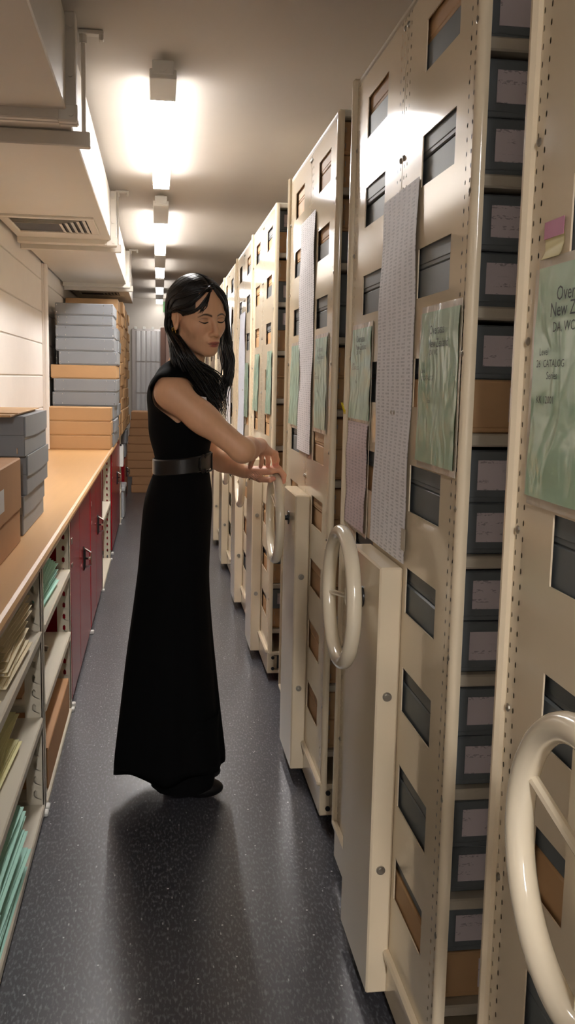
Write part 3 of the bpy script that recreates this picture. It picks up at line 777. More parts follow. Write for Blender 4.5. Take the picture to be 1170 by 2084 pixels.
# flat boxes: brown three, then tall stacks behind
RIV = [MB().cbox(-.0022, .0022, -.0015, .002, -.005, .005, .0006).mesh('rivet'), MB().cbox(-.002, .0015, -.0022, .0022, -.005, .005, .0006).mesh('rivet')]
for q in RIV: q.materials.append(M['chrome'])
def flat_box(x0, x1, y0, y1, z0, z1, m, label, group, rivets=True):
    t = thing('flat_box', ((x0 + x1) / 2, (y0 + y1) / 2, z0), label, 'box', group)
    part('box_base', MB().cbox(x0 + .004, x1 - .004, y0 + .004, y1 - .004, z0, z1 - .01, .003), m, t)
    part('box_lid', MB().cbox(x0, x1, y0, y1, z0 + .007, z1, .004), m, t)
    if rivets:
        bx_, by_, bz_ = (x0 + x1) / 2, (y0 + y1) / 2, z0
        for xx in (x0 + .012, x0 + .075, x1 - .075, x1 - .012):
            for zz in (z0 + .022, z1 - .014): link('rivet', RIV[0], None, t, (xx - bx_, y0 - by_, zz - bz_))
        for yy in (y0 + .012, y1 - .012):
            for zz in (z0 + .022, z1 - .014): link('rivet', RIV[1], None, t, (x1 - bx_, yy - by_, zz - bz_))
    return t
GB = 'large flat boxes stacked on the worktop'
for i in range(3):
    flat_box(-.812, -.352 + .004 * i - (.006 if i == 2 else 0), 7.10 + .004 * i, 7.36, ZT + i * .105, ZT + (i + 1) * .105 - .001, M['tan_box'],
             'flat tan box at the end of the worktop, %s of three' % ('bottom', 'middle', 'top')[i], GB, False)
yA = 7.40
pxs = [(113, 231, 615.6), (116, 230, 640.7), (113, 233, 661.5), (113, 233, 687), (119, 238, 714), (102, 236, 741.5), (108, 236, 770), (105, 235, 797), (108, 237, 826)]
zz = [W(p[0], p[2], yA).z for p in pxs]
names = ['top', 'second', 'third', 'fourth', 'fifth', 'sixth, tan', 'seventh', 'eighth', 'ninth']
for i in range(8):
    x0 = W(pxs[i][0], 700, yA).x; x1 = W(pxs[i][1], 700, yA).x
    tan = i == 5
    flat_box(max(x0, -.815), x1, yA + .003 * (i % 3), yA + .58, zz[i + 1] + .001, zz[i], M['tan_box'] if tan else M['pale_box'],
             'flat tan box between grey boxes in the tall stack' if tan else 'flat grey riveted box, %s from top of the front tall stack' % ('first' if i == 0 else ORD[i]), GB, not tan)
zb = zz[8]; hb = (zb - ZT) / 3
for i in range(3):
    flat_box(-.80, -.34 + .008 * (i % 2), yA + .005, yA + .57, ZT + i * hb, ZT + (i + 1) * hb - .001, M['pale_box'], 'flat grey riveted box, %s from bottom, behind the three tan boxes' % ORD[i], GB)
# stacks further along the wall
st = [(8.02, 8.52, 'pale_box', 9, 1.80, 'second tall stack, grey boxes'), (8.56, 9.10, 'tan_box', 11, 2.08, 'third tall stack, tan boxes'), (9.14, 9.70, 'tan_box', 11, 2.10, 'fourth tall stack, tan boxes'),
      (9.74, 10.3, 'tan_box', 12, 2.12, 'fifth tall stack, tan boxes'), (10.34, 10.9, 'tan_box', 12, 2.12, 'sixth tall stack, tan boxes'), (10.95, 11.4, 'tan_box', 12, 2.1, 'farthest tall stack, tan boxes')]
o = solo('worktop', MB().box(XWL + .012, XLF, 8.02, 11.45, ZT - .03, ZT - .001), M['cream_dull'], (-.6, 9.7, ZT - .03), 'far cream shelf top carrying the tall stacks of tan boxes', 'shelf')
for (a, b, m, n, zt, nm) in st:
    h = (zt - ZT) / n
    for i in range(n):
        j = random.uniform(-.014, .014)
        flat_box(-.80 + j, -.335 + j - (.01 if m == 'tan_box' else 0), a + random.uniform(0, .02), b - random.uniform(0, .02), ZT + i * h, ZT + (i + 1) * h - .0015, M[m],
                 '%s, %s from the bottom' % (nm, ORD[i]), GB, m != 'tan_box')
# brown flat boxes piled on the floor at the end of the aisle
wds = [(-.355, .10), (-.345, .12), (-.36, .13), (-.37, .14), (-.385, .13), (-.375, .12), (-.36, .11), (-.345, .10), (-.335, .10), (-.325, .09)]
for i in range(10):
    a, b = wds[i]
    flat_box(a + (.03 if i < 2 else .0), b, 11.46, 11.98, i * .0985, (i + 1) * .0985 - .002, M['carton'], 'flat brown box %s in the floor pile at aisle end' % ('at the bottom' if i == 0 else 'on top' if i == 9 else ORD[i] + ' from bottom'), 'brown boxes piled at the aisle end', False)
# pale plastic things beside the far shelves
t = thing('plastic_bin', (-.36, 9.6, 0), 'pale grey lidded plastic bin on the floor by far shelves', 'bin')
part('bin_body', MB().cbox(-.50, -.335, 9.35, 9.85, .0, .27, .012), M['greyplastic'], t); part('bin_lid', MB().cbox(-.51, -.325, 9.34, 9.86, .27, .31, .008), M['greyplastic'], t)
part('bin_latch', MB().cbox(-.328, -.318, 9.56, 9.64, .22, .29, .004), M['black'], t)
t = thing('file_holder', (-.36, 9.15, .56), 'small white plastic file holder on the far shelf edge', 'file holder')
part('holder_body', MB().prism([(9.0, .551), (9.24, .551), (9.23, .71), (9.04, .76)], 'x', -.42, -.33), M['white'], t); part('holder_slot', MB().cbox(-.405, -.345, 9.03, 9.06, .745, .763, .002), M['black'], t)
t = thing('document_box', (-.42, 11.0, .5), 'pale grey upright box low beside the brown floor pile', 'box')
part('box_base', MB().cbox(-.6, -.36, 10.6, 11.1, .505, .66, .004), M['pale_box'], t); part('box_lid', MB().cbox(-.605, -.35, 10.59, 11.11, .66, .80, .004), M['pale_box'], t)
# end wall: exit sign, plastic covered roll sheets
t = thing('exit_sign', (.12, YB - .03, 2.36), 'small green exit sign high on the end wall', 'sign')
p = W(343, 625, YB - .05)
part('sign_panel', MB().cbox(p.x - .075, p.x + .25, YB - .06, YB - .03, p.z - .075, p.z + .075, .005), M['exit'], t); part('sign_arrow', MB().box(p.x - .04, p.x - .022, YB - .0615, YB - .0605, p.z - .05, p.z + .05), M['white'], t)
part('sign_bracket', MB().box(p.x - .02, p.x + .2, YB - .03, YB, p.z - .01, p.z + .01), M['white'], t)
a = W(268, 668, YB - .1); b = W(331, 850, YB - .1)
t = thing('wall_chart', ((a.x + b.x) / 2, YB - .02, .9), 'white pleated sheets under clear plastic on the end wall', 'wall hanging')
n = 5; w = (b.x - a.x - .08) / n
part('backing', MB().cbox(a.x, b.x, YB - .03, YB - .012, .9, a.z, .003), mat('hazy_plastic', (198, 190, 186), .25, coat=.6), t)
for r_ in range(3):
    z1 = a.z - .03 - r_ * .44; z0 = z1 - .42
    for i in range(n):
        x0 = a.x + .05 + i * w
        s = MB(); s.prism([(x0, YB - .032), (x0 + w * .3, YB - .055), (x0 + w * .7, YB - .055), (x0 + w - .004, YB - .032)], 'z', z0, z1); part('pleat', s, M['paper'], t)
for i in range(5):
    part('clip', MB().cbox(a.x + .03 + i * .12, a.x + .07 + i * .12, YB - .04, YB - .012, a.z - .01, a.z + .03, .004), M['white'], t)

# ================================================================== the woman at the handwheel
# --- signed distance sculpting: smooth unions on a grid, then surface nets
class Field:
    def __init__(s, xs, ys, zs):
        s.xs, s.ys, s.zs = [np.asarray(a, np.float32) for a in (xs, ys, zs)]
        s.v = np.full((len(xs), len(ys), len(zs)), .05, np.float32)
    def sub(s, lo, hi):
        r = []
        for a, l, h in zip((s.xs, s.ys, s.zs), lo, hi):
            i = int(np.searchsorted(a, l)); j = int(np.searchsorted(a, h)); r.append(slice(max(i - 1, 0), min(j + 1, len(a))))
        return tuple(r)
    def grid(s, sl):
        return np.meshgrid(s.xs[sl[0]], s.ys[sl[1]], s.zs[sl[2]], indexing='ij', sparse=True)
    def apply(s, sl, d, k, op='u'):
        a = s.v[sl]
        if op == 'u':
            h = np.clip(.5 + .5 * (a - d) / k, 0, 1); s.v[sl] = a + (d - a) * h - k * h * (1 - h)
        elif op == 's':                           # smooth subtraction
            h = np.clip(.5 - .5 * (a + d) / k, 0, 1); s.v[sl] = a + (-d - a) * h + k * h * (1 - h)
    def cone(s, a, b, r1, r2, k=.01, op='u'):
        a = np.array(a, np.float32); b = np.array(b, np.float32); R = max(r1, r2) + .03 + k
        sl = s.sub(np.minimum(a, b) - R, np.maximum(a, b) + R); X, Y, Z = s.grid(sl)
        ba = b - a; L = float(ba.dot(ba)) + 1e-9
        t = np.clip(((X - a[0]) * ba[0] + (Y - a[1]) * ba[1] + (Z - a[2]) * ba[2]) / L, 0, 1)
        d = np.sqrt((X - a[0] - ba[0] * t) ** 2 + (Y - a[1] - ba[1] * t) ** 2 + (Z - a[2] - ba[2] * t) ** 2) - (r1 + (r2 - r1) * t)
        s.apply(sl, d.astype(np.float32), k, op)
    def ell(s, c, r, k=.01, R=None, op='u'):
        c = np.array(c, np.float32); r = np.array(r, np.float32); m = float(r.max()) + .03 + k
        sl = s.sub(c - m, c + m); X, Y, Z = s.grid(sl); x, y, z = X - c[0], Y - c[1], Z - c[2]
        if R is not None:                         # rows of R: local axes in world
            x, y, z = (R[0][0] * x + R[0][1] * y + R[0][2] * z), (R[1][0] * x + R[1][1] * y + R[1][2] * z), (R[2][0] * x + R[2][1] * y + R[2][2] * z)
        k0 = np.sqrt((x / r[0]) ** 2 + (y / r[1]) ** 2 + (z / r[2]) ** 2); k1 = np.sqrt((x / r[0] ** 2) ** 2 + (y / r[1] ** 2) ** 2 + (z / r[2] ** 2) ** 2) + 1e-9
        s.apply(sl, (k0 * (k0 - 1) / k1).astype(np.float32), k, op)
    def nets(s):
        v = s.v; sg = v < 0; nx, ny, nz = v.shape
        c = [sg[i:nx - 1 + i, j:ny - 1 + j, k:nz - 1 + k] for i in (0, 1) for j in (0, 1) for k in (0, 1)]
        allin = c[0].copy(); anyin = c[0].copy()
        for q in c[1:]: allin &= q; anyin |= q
        act = np.argwhere(anyin & ~allin)
        idx = np.full((nx - 1, ny - 1, nz - 1), -1, np.int32); idx[act[:, 0], act[:, 1], act[:, 2]] = np.arange(len(act))
        P = np.zeros((len(act), 3), np.float64); n = np.zeros(len(act))
        ax = (s.xs, s.ys, s.zs)
        corners = [(i, j, k) for i in (0, 1) for j in (0, 1) for k in (0, 1)]
        val = {q: v[act[:, 0] + q[0], act[:, 1] + q[1], act[:, 2] + q[2]] for q in corners}
        for q in corners:
            for d in range(3):
                if q[d]: continue
                w = list(q); w[d] = 1; w = tuple(w)
                A, B = val[q], val[w]; m = (A < 0) != (B < 0); t = np.where(m, A / np.where(A == B, 1, A - B), 0)
                for e in range(3):
                    base = ax[e][act[:, e] + q[e]]
                    add = (ax[e][act[:, e] + 1] - ax[e][act[:, e]]) * t if e == d else 0
                    P[:, e] += np.where(m, base + add, 0)
                n += m
        P /= n[:, None]
        F = []
        for d in range(3):
            e, f = [(1, 2), (2, 0), (0, 1)][d]
            a0 = [slice(None)] * 3; a1 = [slice(None)] * 3; a0[d] = slice(0, -1); a1[d] = slice(1, None)
            ed = np.argwhere(sg[tuple(a0)] != sg[tuple(a1)])
            ok = (ed[:, e] > 0) & (ed[:, f] > 0) & (ed[:, e] < v.shape[e] - 1) & (ed[:, f] < v.shape[f] - 1); ed = ed[ok]
            def ci(de, df):
                q = ed.copy(); q[:, e] -= de; q[:, f] -= df; return idx[q[:, 0], q[:, 1], q[:, 2]]
            quad = np.stack([ci(1, 1), ci(0, 1), ci(0, 0), ci(1, 0)], 1)
            inside = sg[ed[:, 0], ed[:, 1], ed[:, 2]]
            quad = np.where(inside[:, None], quad, quad[:, ::-1]); F.append(quad)
        return P, np.concatenate(F)
def net_mesh(name, P, F, smooth_it=2, off=(0, 0, 0)):
    me = bpy.data.meshes.new(name); me.from_pydata((P - np.array(off)).tolist(), [], F.tolist()); me.update()
    bm = bmesh.new(); bm.from_mesh(me)
    for _ in range(smooth_it): bmesh.ops.smooth_vert(bm, verts=bm.verts, factor=.5, use_axis_x=True, use_axis_y=True, use_axis_z=True)
    bm.to_mesh(me); bm.free()
    me.polygons.foreach_set('use_smooth', [True] * len(me.polygons)); return me

BY = 3.06                                         # depth of the body axis
HEADC = W(403, 645, 3.00); HS = 1.0              # between the eyes and ears, at eye level
yaw = math.radians(-58); pitch = math.radians(9); roll = math.radians(5)
HR = Matrix.Rotation(yaw, 3, 'Z') @ Matrix.Rotation(pitch, 3, 'Y') @ Matrix.Rotation(roll, 3, 'X')
HRn = np.array(HR).T                              # rows: head axes in world
def hw_(p): return np.array(HR @ (Vector(p) * HS) + HEADC)     # head-local -> world
def grids(x0, x1, y0, y1, zr, d):
    zs = []
    for a, b, s in zr: zs += list(np.arange(a, b, s))
    return np.arange(x0, x1, d), np.arange(y0, y1, d), np.array(zs)
Fd = Field(*grids(-.12, .47, 2.80, 3.38, [(-.01, .90, .006), (.90, 1.15, .0024), (1.15, 1.44, .004), (1.44, 1.74, .0022)], .0026))
# torso and legs (under the dress)
SHr = W(350, 800, 2.905); SHl = Vector((.115, 3.20, 1.375))
def torso(F, g=0.0, k=.05):
    F.ell((.075, BY, .98), (.090 + g, .155 + g, .12), k); F.ell((.078, BY, 1.11), (.070 + g, .105 + g, .12), k)
    F.ell((.072, BY, 1.25), (.092 + g, .13 + g, .13), k)
    F.ell((.060, BY, 1.35), (.080 + g, .135 + g, .085), k); F.ell((.125, BY - .05, 1.27), (.055 + g, .058 + g, .06), .04); F.ell((.130, BY + .05, 1.27), (.055 + g, .058 + g, .06), .04)
    F.cone((.062, BY - .06, 1.405), tuple(SHr + Vector((-.002, .02, .008))), .045 + g, .045 + g, .04); F.cone((.065, BY + .06, 1.405), tuple(SHl), .045 + g, .045 + g, .04)
torso(Fd)
for sy in (-.075, .075):
    Fd.cone((.07, BY + sy, .92), (.075, BY + sy * .9, .50), .060, .048, .03); Fd.cone((.085, BY + sy * .9, .50), (.07, BY + sy * .9, .10), .055, .035, .02)
    Fd.cone((.07, BY + sy * .9, .06), (.16, BY + sy * .9, .035), .034, .028, .02)
# neck
nb = np.array((.085, BY - .01, 1.43)); Fd.cone(nb, hw_((-.028, 0, -.075)), .056, .050, .03); Fd.cone(hw_((-.028, 0, -.075)), hw_((-.02, 0, -.02)), .050, .055, .02)
# head
def E(c, r, k=.01, op='u', R=None): Fd.ell(hw_(c), [q * HS for q in r], k, HRn if R is None else R, op)
def C(a, b, r1, r2, k=.01, op='u'): Fd.cone(hw_(a), hw_(b), r1 * HS, r2 * HS, k, op)
E((-.012, 0, .034), (.096, .074, .084), .02)
E((.034, 0, .040), (.050, .058, .060), .025); E((.026, 0, -.035), (.058, .0565, .074), .025)
for sy in (-1, 1):
    C((.002, sy * .050, -.058), (.058, sy * .014, -.094), .015, .013, .025)
    E((.050, sy * .038, -.024), (.024, .022, .022), .03)
    C((.079, sy * .012, .017), (.068, sy * .046, .014), .009, .008, .016)
E((.068, 0, -.095), (.020, .020, .016), .020); E((.072, 0, -.066), (.022, .028, .026), .015)
for sy in (-1, 1):
    Fd.ell(hw_((.098, sy * .031, .001)), [.018 * HS, .019 * HS, .013 * HS], .014, HRn, 's')
    E((.0700, sy * .0315, .000), (.0150, .0165, .0130), .005)
C((.084, 0, .010), (.1035, 0, -.036), .0075, .0095, .010); E((.104, 0, -.040), (.0095, .0100, .0085), .006)
for sy in (-1, 1): E((.0930, sy * .0120, -.0435), (.0100, .0068, .0068), .005); Fd.ell(hw_((.0985, sy * .0065, -.0515)), [.005, .0035, .004], .003, HRn, 's')
E((.0885, 0, -.0665), (.0072, .0220, .0044), .006); E((.0880, .009, -.0660), (.0070, .012, .0050), .004); E((.0880, -.009, -.0660), (.0070, .012, .0050), .004)
E((.0870, 0, -.0770), (.0075, .0190, .0052), .006)
Fd.cone(hw_((.0985, -.016, -.0715)), hw_((.0985, .016, -.0715)), .0022, .0022, .003, 's')
E((.071, 0, -.0865), (.020, .016, .006), .008)
for sy in (-1, 1):
    E((-.012, sy * .0745, -.006), (.017, .0070, .029), .006); E((-.006, sy * .078, -.030), (.008, .006, .010), .006)
    Fd.ell(hw_((-.010, sy * .083, -.002)), [.010, .007, .018], .005, HRn, 's'); Fd.cone(hw_((-.022, sy * .080, .016)), hw_((-.026, sy * .079, -.008)), .0035, .003, .004)
# arms
ELr = W(493, 917, 2.885); WRr = W(527, 906, 3.085)
Fd.cone(tuple(SHr), tuple(SHr.lerp(ELr, .45)), .050, .043, .03); Fd.cone(tuple(SHr.lerp(ELr, .4)), tuple(ELr), .043, .036, .03)
Fd.cone(tuple(ELr), tuple(ELr.lerp(WRr, .35)), .036, .036, .02); Fd.cone(tuple(ELr.lerp(WRr, .3)), tuple(WRr), .036, .025, .02)
ELl = W(424, 925, 3.27); WRl = W(496, 960, 3.235)
Fd.cone(tuple(SHl), tuple(ELl), .044, .036, .03); Fd.cone(tuple(ELl), tuple(ELl.lerp(WRl, .4)), .037, .034, .02); Fd.cone(tuple(ELl.lerp(WRl, .4)), tuple(WRl), .034, .023, .02)
# hands: palm, then fingers as bent chains
NAILS = []
def finger(pts, r0, r1, k=.004):
    n = len(pts) - 1
    for i in range(n): Fd.cone(tuple(pts[i]), tuple(pts[i + 1]), r0 + (r1 - r0) * i / n, r0 + (r1 - r0) * (i + 1) / n, k)
    NAILS.append(Vector(pts[-1]))
RX, RYc, RZ = XR - .10, RY[2] + .495, .917 + .147 # top of the held rim
# left hand lies over the rim from the aisle side: knuckles above, fingers over the top and down the far side
KN = [Vector((RX - .024, RYc - .062 + .0215 * i, RZ + .028 - .003 * abs(i - 1.5))) for i in range(4)]     # index (near camera) ... little
for i in range(4): Fd.cone(tuple(WRl + Vector((.012, -.012 + .008 * i, 0))), tuple(KN[i]), .016, .0125, .012)
for i in range(4):
    k_ = KN[i]; ln = (.95, 1.05, 1.0, .82)[i]
    finger([k_, k_ + Vector((.030 * ln, .002, .004)), k_ + Vector((.047 * ln, .003, -.018 * ln)), k_ + Vector((.046 * ln, .002, -.040 * ln))], .0100, .0075)
tb = WRl + Vector((.022, -.022, -.010))
finger([tb, tb + Vector((.030, -.014, -.012)), Vector((RX - .030, RYc - .085, RZ - .004)), Vector((RX - .018, RYc - .088, RZ + .000))], .0125, .0085)
# right hand hangs from the wrist, finger tips resting on the left hand and rim
MP = W(536, 911, 3.155)
for i in range(4): Fd.cone(tuple(WRr + Vector((-.008 + .006 * i, .004, -.002))), tuple(MP + Vector((-.022 + .015 * i, -.012 + .010 * i, -.010 - .001 * i))), .017, .0125, .012)
ti = [W(530, 950, 3.175), W(545, 948, 3.195), W(558, 946, 3.215), W(564, 944, 3.235)]
for i in range(4):
    k_ = MP + Vector((-.022 + .015 * i, -.012 + .010 * i, -.012)); e = ti[i]
    md = k_.lerp(e, .45) + Vector((.010, .004, .012)); m2 = k_.lerp(e, .78) + Vector((.007, .003, .004))
    finger([k_, md, m2, e], .0100, .0072)
tb = WRr + Vector((-.014, .022, -.018)); e = W(509, 951, 3.13)
finger([tb, tb.lerp(e, .5) + Vector((.002, .006, .0)), e], .0125, .0082)
P_, F_ = Fd.nets()
woman = thing('person', (.09, BY, 0), 'woman in long black dress turning a rack handwheel', 'person')
OFF = (.09, BY, 0)
body_me = net_mesh('body', P_, F_, 2, OFF)
# skin tint: lips, brows, finger tips carry their own colour
co = np.zeros(len(body_me.vertices) * 3); body_me.vertices.foreach_get('co', co); co = co.reshape(-1, 3) + np.array(OFF)
loc = ((co - np.array(HEADC)) @ HRn.T) / HS
skin = np.array(lin((232, 180, 142))); col = np.tile(skin, (len(co), 1))
def blend(mask, c): 
    global col
    mask = np.clip(mask, 0, 1)[:, None]; col = col * (1 - mask) + np.array(lin(c)) * mask
x, y, z = loc.T; yy = np.abs(y)
fr = (x > .055)
lipu = 1.6 * (1 - ((y / .0265) ** 2 + ((z + .0680) / .0050) ** 2)); lipl = 1.6 * (1 - ((y / .0205) ** 2 + ((z + .0765) / .0062) ** 2))
blend(np.where(fr & (x > .078), np.maximum(lipu, lipl) * 1.2, 0) * .7, (172, 96, 84))
blend(np.where(fr & (np.abs(z + .0715) < .0016) & (yy < .021) & (x > .07), .7, 0), (92, 44, 40))
bz = .0130 + .005 * np.sin(np.clip((yy - .010) / .040, 0, 1) * math.pi) - .004 * np.clip((yy - .035) / .02, 0, 1)
bw = .0046 * (1 - .6 * np.clip((yy - .03) / .022, 0, 1))
blend(np.where(fr | (x > .03), np.where((yy > .010) & (yy < .052) & (x > .03), 1.3 * (1 - np.abs(z - bz) / bw), 0), 0) * .95, (38, 26, 22))
blend(np.where((x > .04), 1.2 * (1 - ((yy - .043) / .026) ** 2 - ((z + .032) / .020) ** 2), 0) * .15, (214, 140, 122))
blend(np.where((x > .05), 1.2 * (1 - ((yy - .032) / .020) ** 2 - ((z - .006) / .010) ** 2), 0) * .25, (150, 98, 84))
hand = (co[:, 0] > .30) & (co[:, 2] > 1.0) & (co[:, 2] < 1.22)
blend(np.where(hand, .35, 0), (205, 134, 116))
for nl in NAILS: blend(np.where(((co - np.array(nl)) ** 2).sum(1) < .013 ** 2, .4, 0), (206, 120, 110))
# small tattoos on both forearms
T1 = np.array(W(512, 903, 2.97)); T2 = np.array(W(517, 974, 3.2))
for T, r in ((T1, .026), (T2, .022)):
    d = np.sqrt(((co - T) ** 2).sum(1)); n = np.sin(co[:, 0] * 900) * np.sin(co[:, 1] * 700 + co[:, 2] * 800)
    blend(np.where((d < r * 1.6) & (n > .0), .55 * np.clip(1.6 - d / r, 0, 1), 0), (70, 62, 60))
ca = body_me.color_attributes.new('tint', 'FLOAT_COLOR', 'POINT'); ca.data.foreach_set('color', np.c_[col, np.ones(len(col))].ravel())
def skin_mat():
    m = bpy.data.materials.new('skin'); m.use_nodes = True; nt = m.node_tree; b = nt.nodes['Principled BSDF']
    at = nn(nt, 'ShaderNodeVertexColor'); at.layer_name = 'tint'
    no = nn(nt, 'ShaderNodeTexNoise'); no.inputs['Scale'].default_value = 40; no.inputs['Detail'].default_value = 3
    mx = nn(nt, 'ShaderNodeMix', data_type='RGBA', blend_type='MULTIPLY'); mx.inputs[0].default_value = .12
    nt.links.new(at.outputs[0], mx.inputs[6]); nt.links.new(no.outputs[0], mx.inputs[7]); nt.links.new(mx.outputs[2], b.inputs['Base Color'])
    b.inputs['Roughness'].default_value = .48; b.inputs['Subsurface Weight'].default_value = .12; b.inputs['Subsurface Radius'].default_value = (.012, .005, .003); b.inputs['Subsurface Scale'].default_value = .6
    return m
M['skin'] = skin_mat(); link('body', body_me, M['skin'], woman)
# --- dress: bodice grown from the torso, skirt lofted
M['dress'] = mat('black_knit', (7, 7, 8), .9, var=.2, scale=90, bump=.1, bscale=400, spec=.12)
Bd = Field(*grids(-.12, .30, 2.84, 3.32, [(1.02, 1.50, .005)], .005))
torso(Bd, .011)
Bd.cone(tuple(SHr + Vector((-.004, .012, .004))), tuple(SHr.lerp(ELr, .03)), .058, .057, .03); Bd.cone(tuple(SHl), tuple(SHl.lerp(ELl, .16)), .058, .052, .03)
Pb, Fb = Bd.nets()
cut = lambda p: p[2] > 1.432 + .25 * max(0.0, .03 - abs(p[1] - BY)) * 0 - (.02 if p[0] > .1 else 0) and abs(p[1] - BY) < .075
axr = (ELr - SHr).normalized(); axl = (ELl - SHl).normalized()
kp = []
for f in Fb:
    c = Pb[f].mean(0); v = Vector(c)
    if c[2] < 1.07: continue
    if cut(c): continue
    ta = (v - SHr).dot(axr); da = (v - SHr - axr * ta).length
    if c[1] < 2.958 and -.06 < ta < .075 and da < .066 and c[2] < 1.402: continue
    if (v - SHl).dot(axl) > .052 and c[1] > 3.16: continue
    kp.append(f)
Fb = np.array(kp); dress_me_b = (Pb, Fb)
rows = []
pl = [(318, 950), (296, 1010), (288, 1075), (282, 1150), (272, 1230), (258, 1330), (245, 1440), (232, 1549)]
pr = [(424, 950), (431, 1010), (428, 1085), (425, 1170), (430, 1260), (438, 1345), (448, 1440), (459, 1535)]
bw_ = [.122, .160, .165, .162, .160, .168, .180, .195]
sv = []; sf = []; NA = 96
M_ROW = 40
prof_ = []
for q, w, b in zip(pl, pr, bw_):
    A = W(*q, BY); Bp = W(*w, BY); prof_.append(((A.x + Bp.x) / 2, (Bp.x - A.x) / 2, (A.z + Bp.z) / 2, b, (Bp.z - A.z)))
for i in range(M_ROW + 1):
    q = i / M_ROW * (len(prof_) - 1); j = min(int(q), len(prof_) - 2); f = q - j
    f = f; c0, c1 = prof_[j], prof_[j + 1]
    pm, pp = prof_[max(j - 1, 0)], prof_[min(j + 2, len(prof_) - 1)]
    cr = [.5 * (2 * c0[e] + (c1[e] - pm[e]) * f + (2 * pm[e] - 5 * c0[e] + 4 * c1[e] - pp[e]) * f * f + (3 * c0[e] - pm[e] - 3 * c1[e] + pp[e]) * f ** 3) for e in range(5)]
    amp = .0 + .016 * (i / M_ROW) ** 2
    for k in range(NA):
        a = 2 * math.pi * k / NA; fold = 1 + amp / .18 * (math.sin(7 * a + 1.1) * .5 + math.sin(11 * a + .4) * .3 + math.sin(4 * a) * .3)
        zz_ = cr[2] + cr[4] * .5 * math.cos(a)
        if i == M_ROW: zz_ += -.012 + .014 * math.sin(5 * a + .6)
        sv.append((cr[0] + cr[1] * math.cos(a) * (fold if abs(math.cos(a)) < .97 else 1), BY + cr[3] * math.sin(a) * fold, zz_))
for i in range(M_ROW):
    for k in range(NA): sf.append((i * NA + k, i * NA + (k + 1) % NA, (i + 1) * NA + (k + 1) % NA, (i + 1) * NA + k))
n0 = len(sv)                                      # inner side of the hem
for k in range(NA): v = sv[M_ROW * NA + k]; sv.append((v[0] * .97 + .085 * .03, v[1] * .97 + BY * .03, v[2] + .03))
for k in range(NA): sf.append((M_ROW * NA + k, M_ROW * NA + (k + 1) % NA, n0 + (k + 1) % NA, n0 + k))
allv = [tuple(p) for p in Pb] + sv; nb0 = len(Pb)
dm = bpy.data.meshes.new('dress'); dm.from_pydata([(a - OFF[0], b - OFF[1], c) for a, b, c in allv], [], [tuple(int(q) for q in f) for f in Fb] + [tuple(nb0 + q for q in f) for f in sf]); dm.update()
bm = bmesh.new(); bm.from_mesh(dm); bmesh.ops.delete(bm, geom=[v for v in bm.verts if not v.link_faces], context='VERTS')
bmesh.ops.smooth_vert(bm, verts=bm.verts, factor=.4, use_axis_x=True, use_axis_y=True, use_axis_z=True)
for _ in range(14):                               # even out the cut edges of neckline and armholes
    new = {}
    for v in bm.verts:
        if v.is_boundary and v.co.z > 1.1:
            nb_ = [e.other_vert(v).co for e in v.link_edges if e.is_boundary]
            if len(nb_) == 2: new[v] = v.co * .5 + (nb_[0] + nb_[1]) * .25
    for v, c_ in new.items(): v.co = c_
bm.to_mesh(dm); bm.free()
dm.polygons.foreach_set('use_smooth', [True] * len(dm.polygons))
dr = link('dress', dm, M['dress'], woman); dr['label'] = 'long black flared dress with cap sleeves'
sm = dr.modifiers.new('cloth_thickness', 'SOLIDIFY'); sm.thickness = .002; sm.offset = 0
# inner layer and boots
il = MB()
for i, (zz_, a, b) in enumerate([(.30, .12, .13), (.14, .115, .12), (.045, .105, .11)]):
    il.v += [(.085 + a * math.cos(2 * math.pi * k / 40) * (1 + .03 * math.sin(10 * math.pi * k / 20)), BY - .045 + b * math.sin(2 * math.pi * k / 40), zz_) for k in range(40)]
for i in range(2):
    for k in range(40): il.f.append((i * 40 + k, i * 40 + (k + 1) % 40, (i + 1) * 40 + (k + 1) % 40, (i + 1) * 40 + k))
il.smooth = True; part('underskirt', il, M['dress'], dr)
M['boot'] = mat('black_leather', (14, 13, 13), .35, var=.1)
for sy in (-.0675, .0675):
    bt = Field(*grids(-.02, .26, BY + sy - .09, BY + sy + .09, [(-.02, .32, .006)], .006))
    bt.cone((.07, BY + sy, .30), (.068, BY + sy, .08), .050, .040, .02); bt.ell((.06, BY + sy, .05), (.045, .040, .045), .02); bt.ell((.145, BY + sy, .035), (.075, .042, .032), .03)
    bt.v = np.maximum(bt.v, (.001 - bt.zs)[None, None, :]).astype(np.float32)
    p, f = bt.nets(); link('boot', net_mesh('boot', p, f, 1, OFF), M['boot'], woman)
# belt
M['belt'] = mat('black_belt_leather', (30, 29, 28), .3, var=.1, scale=30, bump=.1)
bl = MB(); zc_ = W(370, 942, BY).z; NB = 64
A = W(317, 940, BY); Bp = W(425, 940, BY); bcx = (A.x + Bp.x) / 2; ba = (Bp.x - A.x) / 2 + .007; bb = .134
for zo, g in ((-.026, 0), (-.022, .004), (.022, .004), (.026, 0)):
    bl.v += [(bcx + (ba + g) * math.cos(2 * math.pi * k / NB), BY + (bb + g) * math.sin(2 * math.pi * k / NB), zc_ + zo + .012 * math.cos(2 * math.pi * k / NB)) for k in range(NB)]
for i in range(3):
    for k in range(NB): bl.f.append((i * NB + k, i * NB + (k + 1) % NB, (i + 1) * NB + (k + 1) % NB, (i + 1) * NB + k))
bl.smooth = True; bo = part('belt', bl, M['belt'], woman, 'wide black leather belt')
bk = MB()
def onbelt(a, z, g): return Vector((bcx + (ba + g) * math.cos(a), BY + (bb + g) * math.sin(a), zc_ + z + .012 * math.cos(a)))
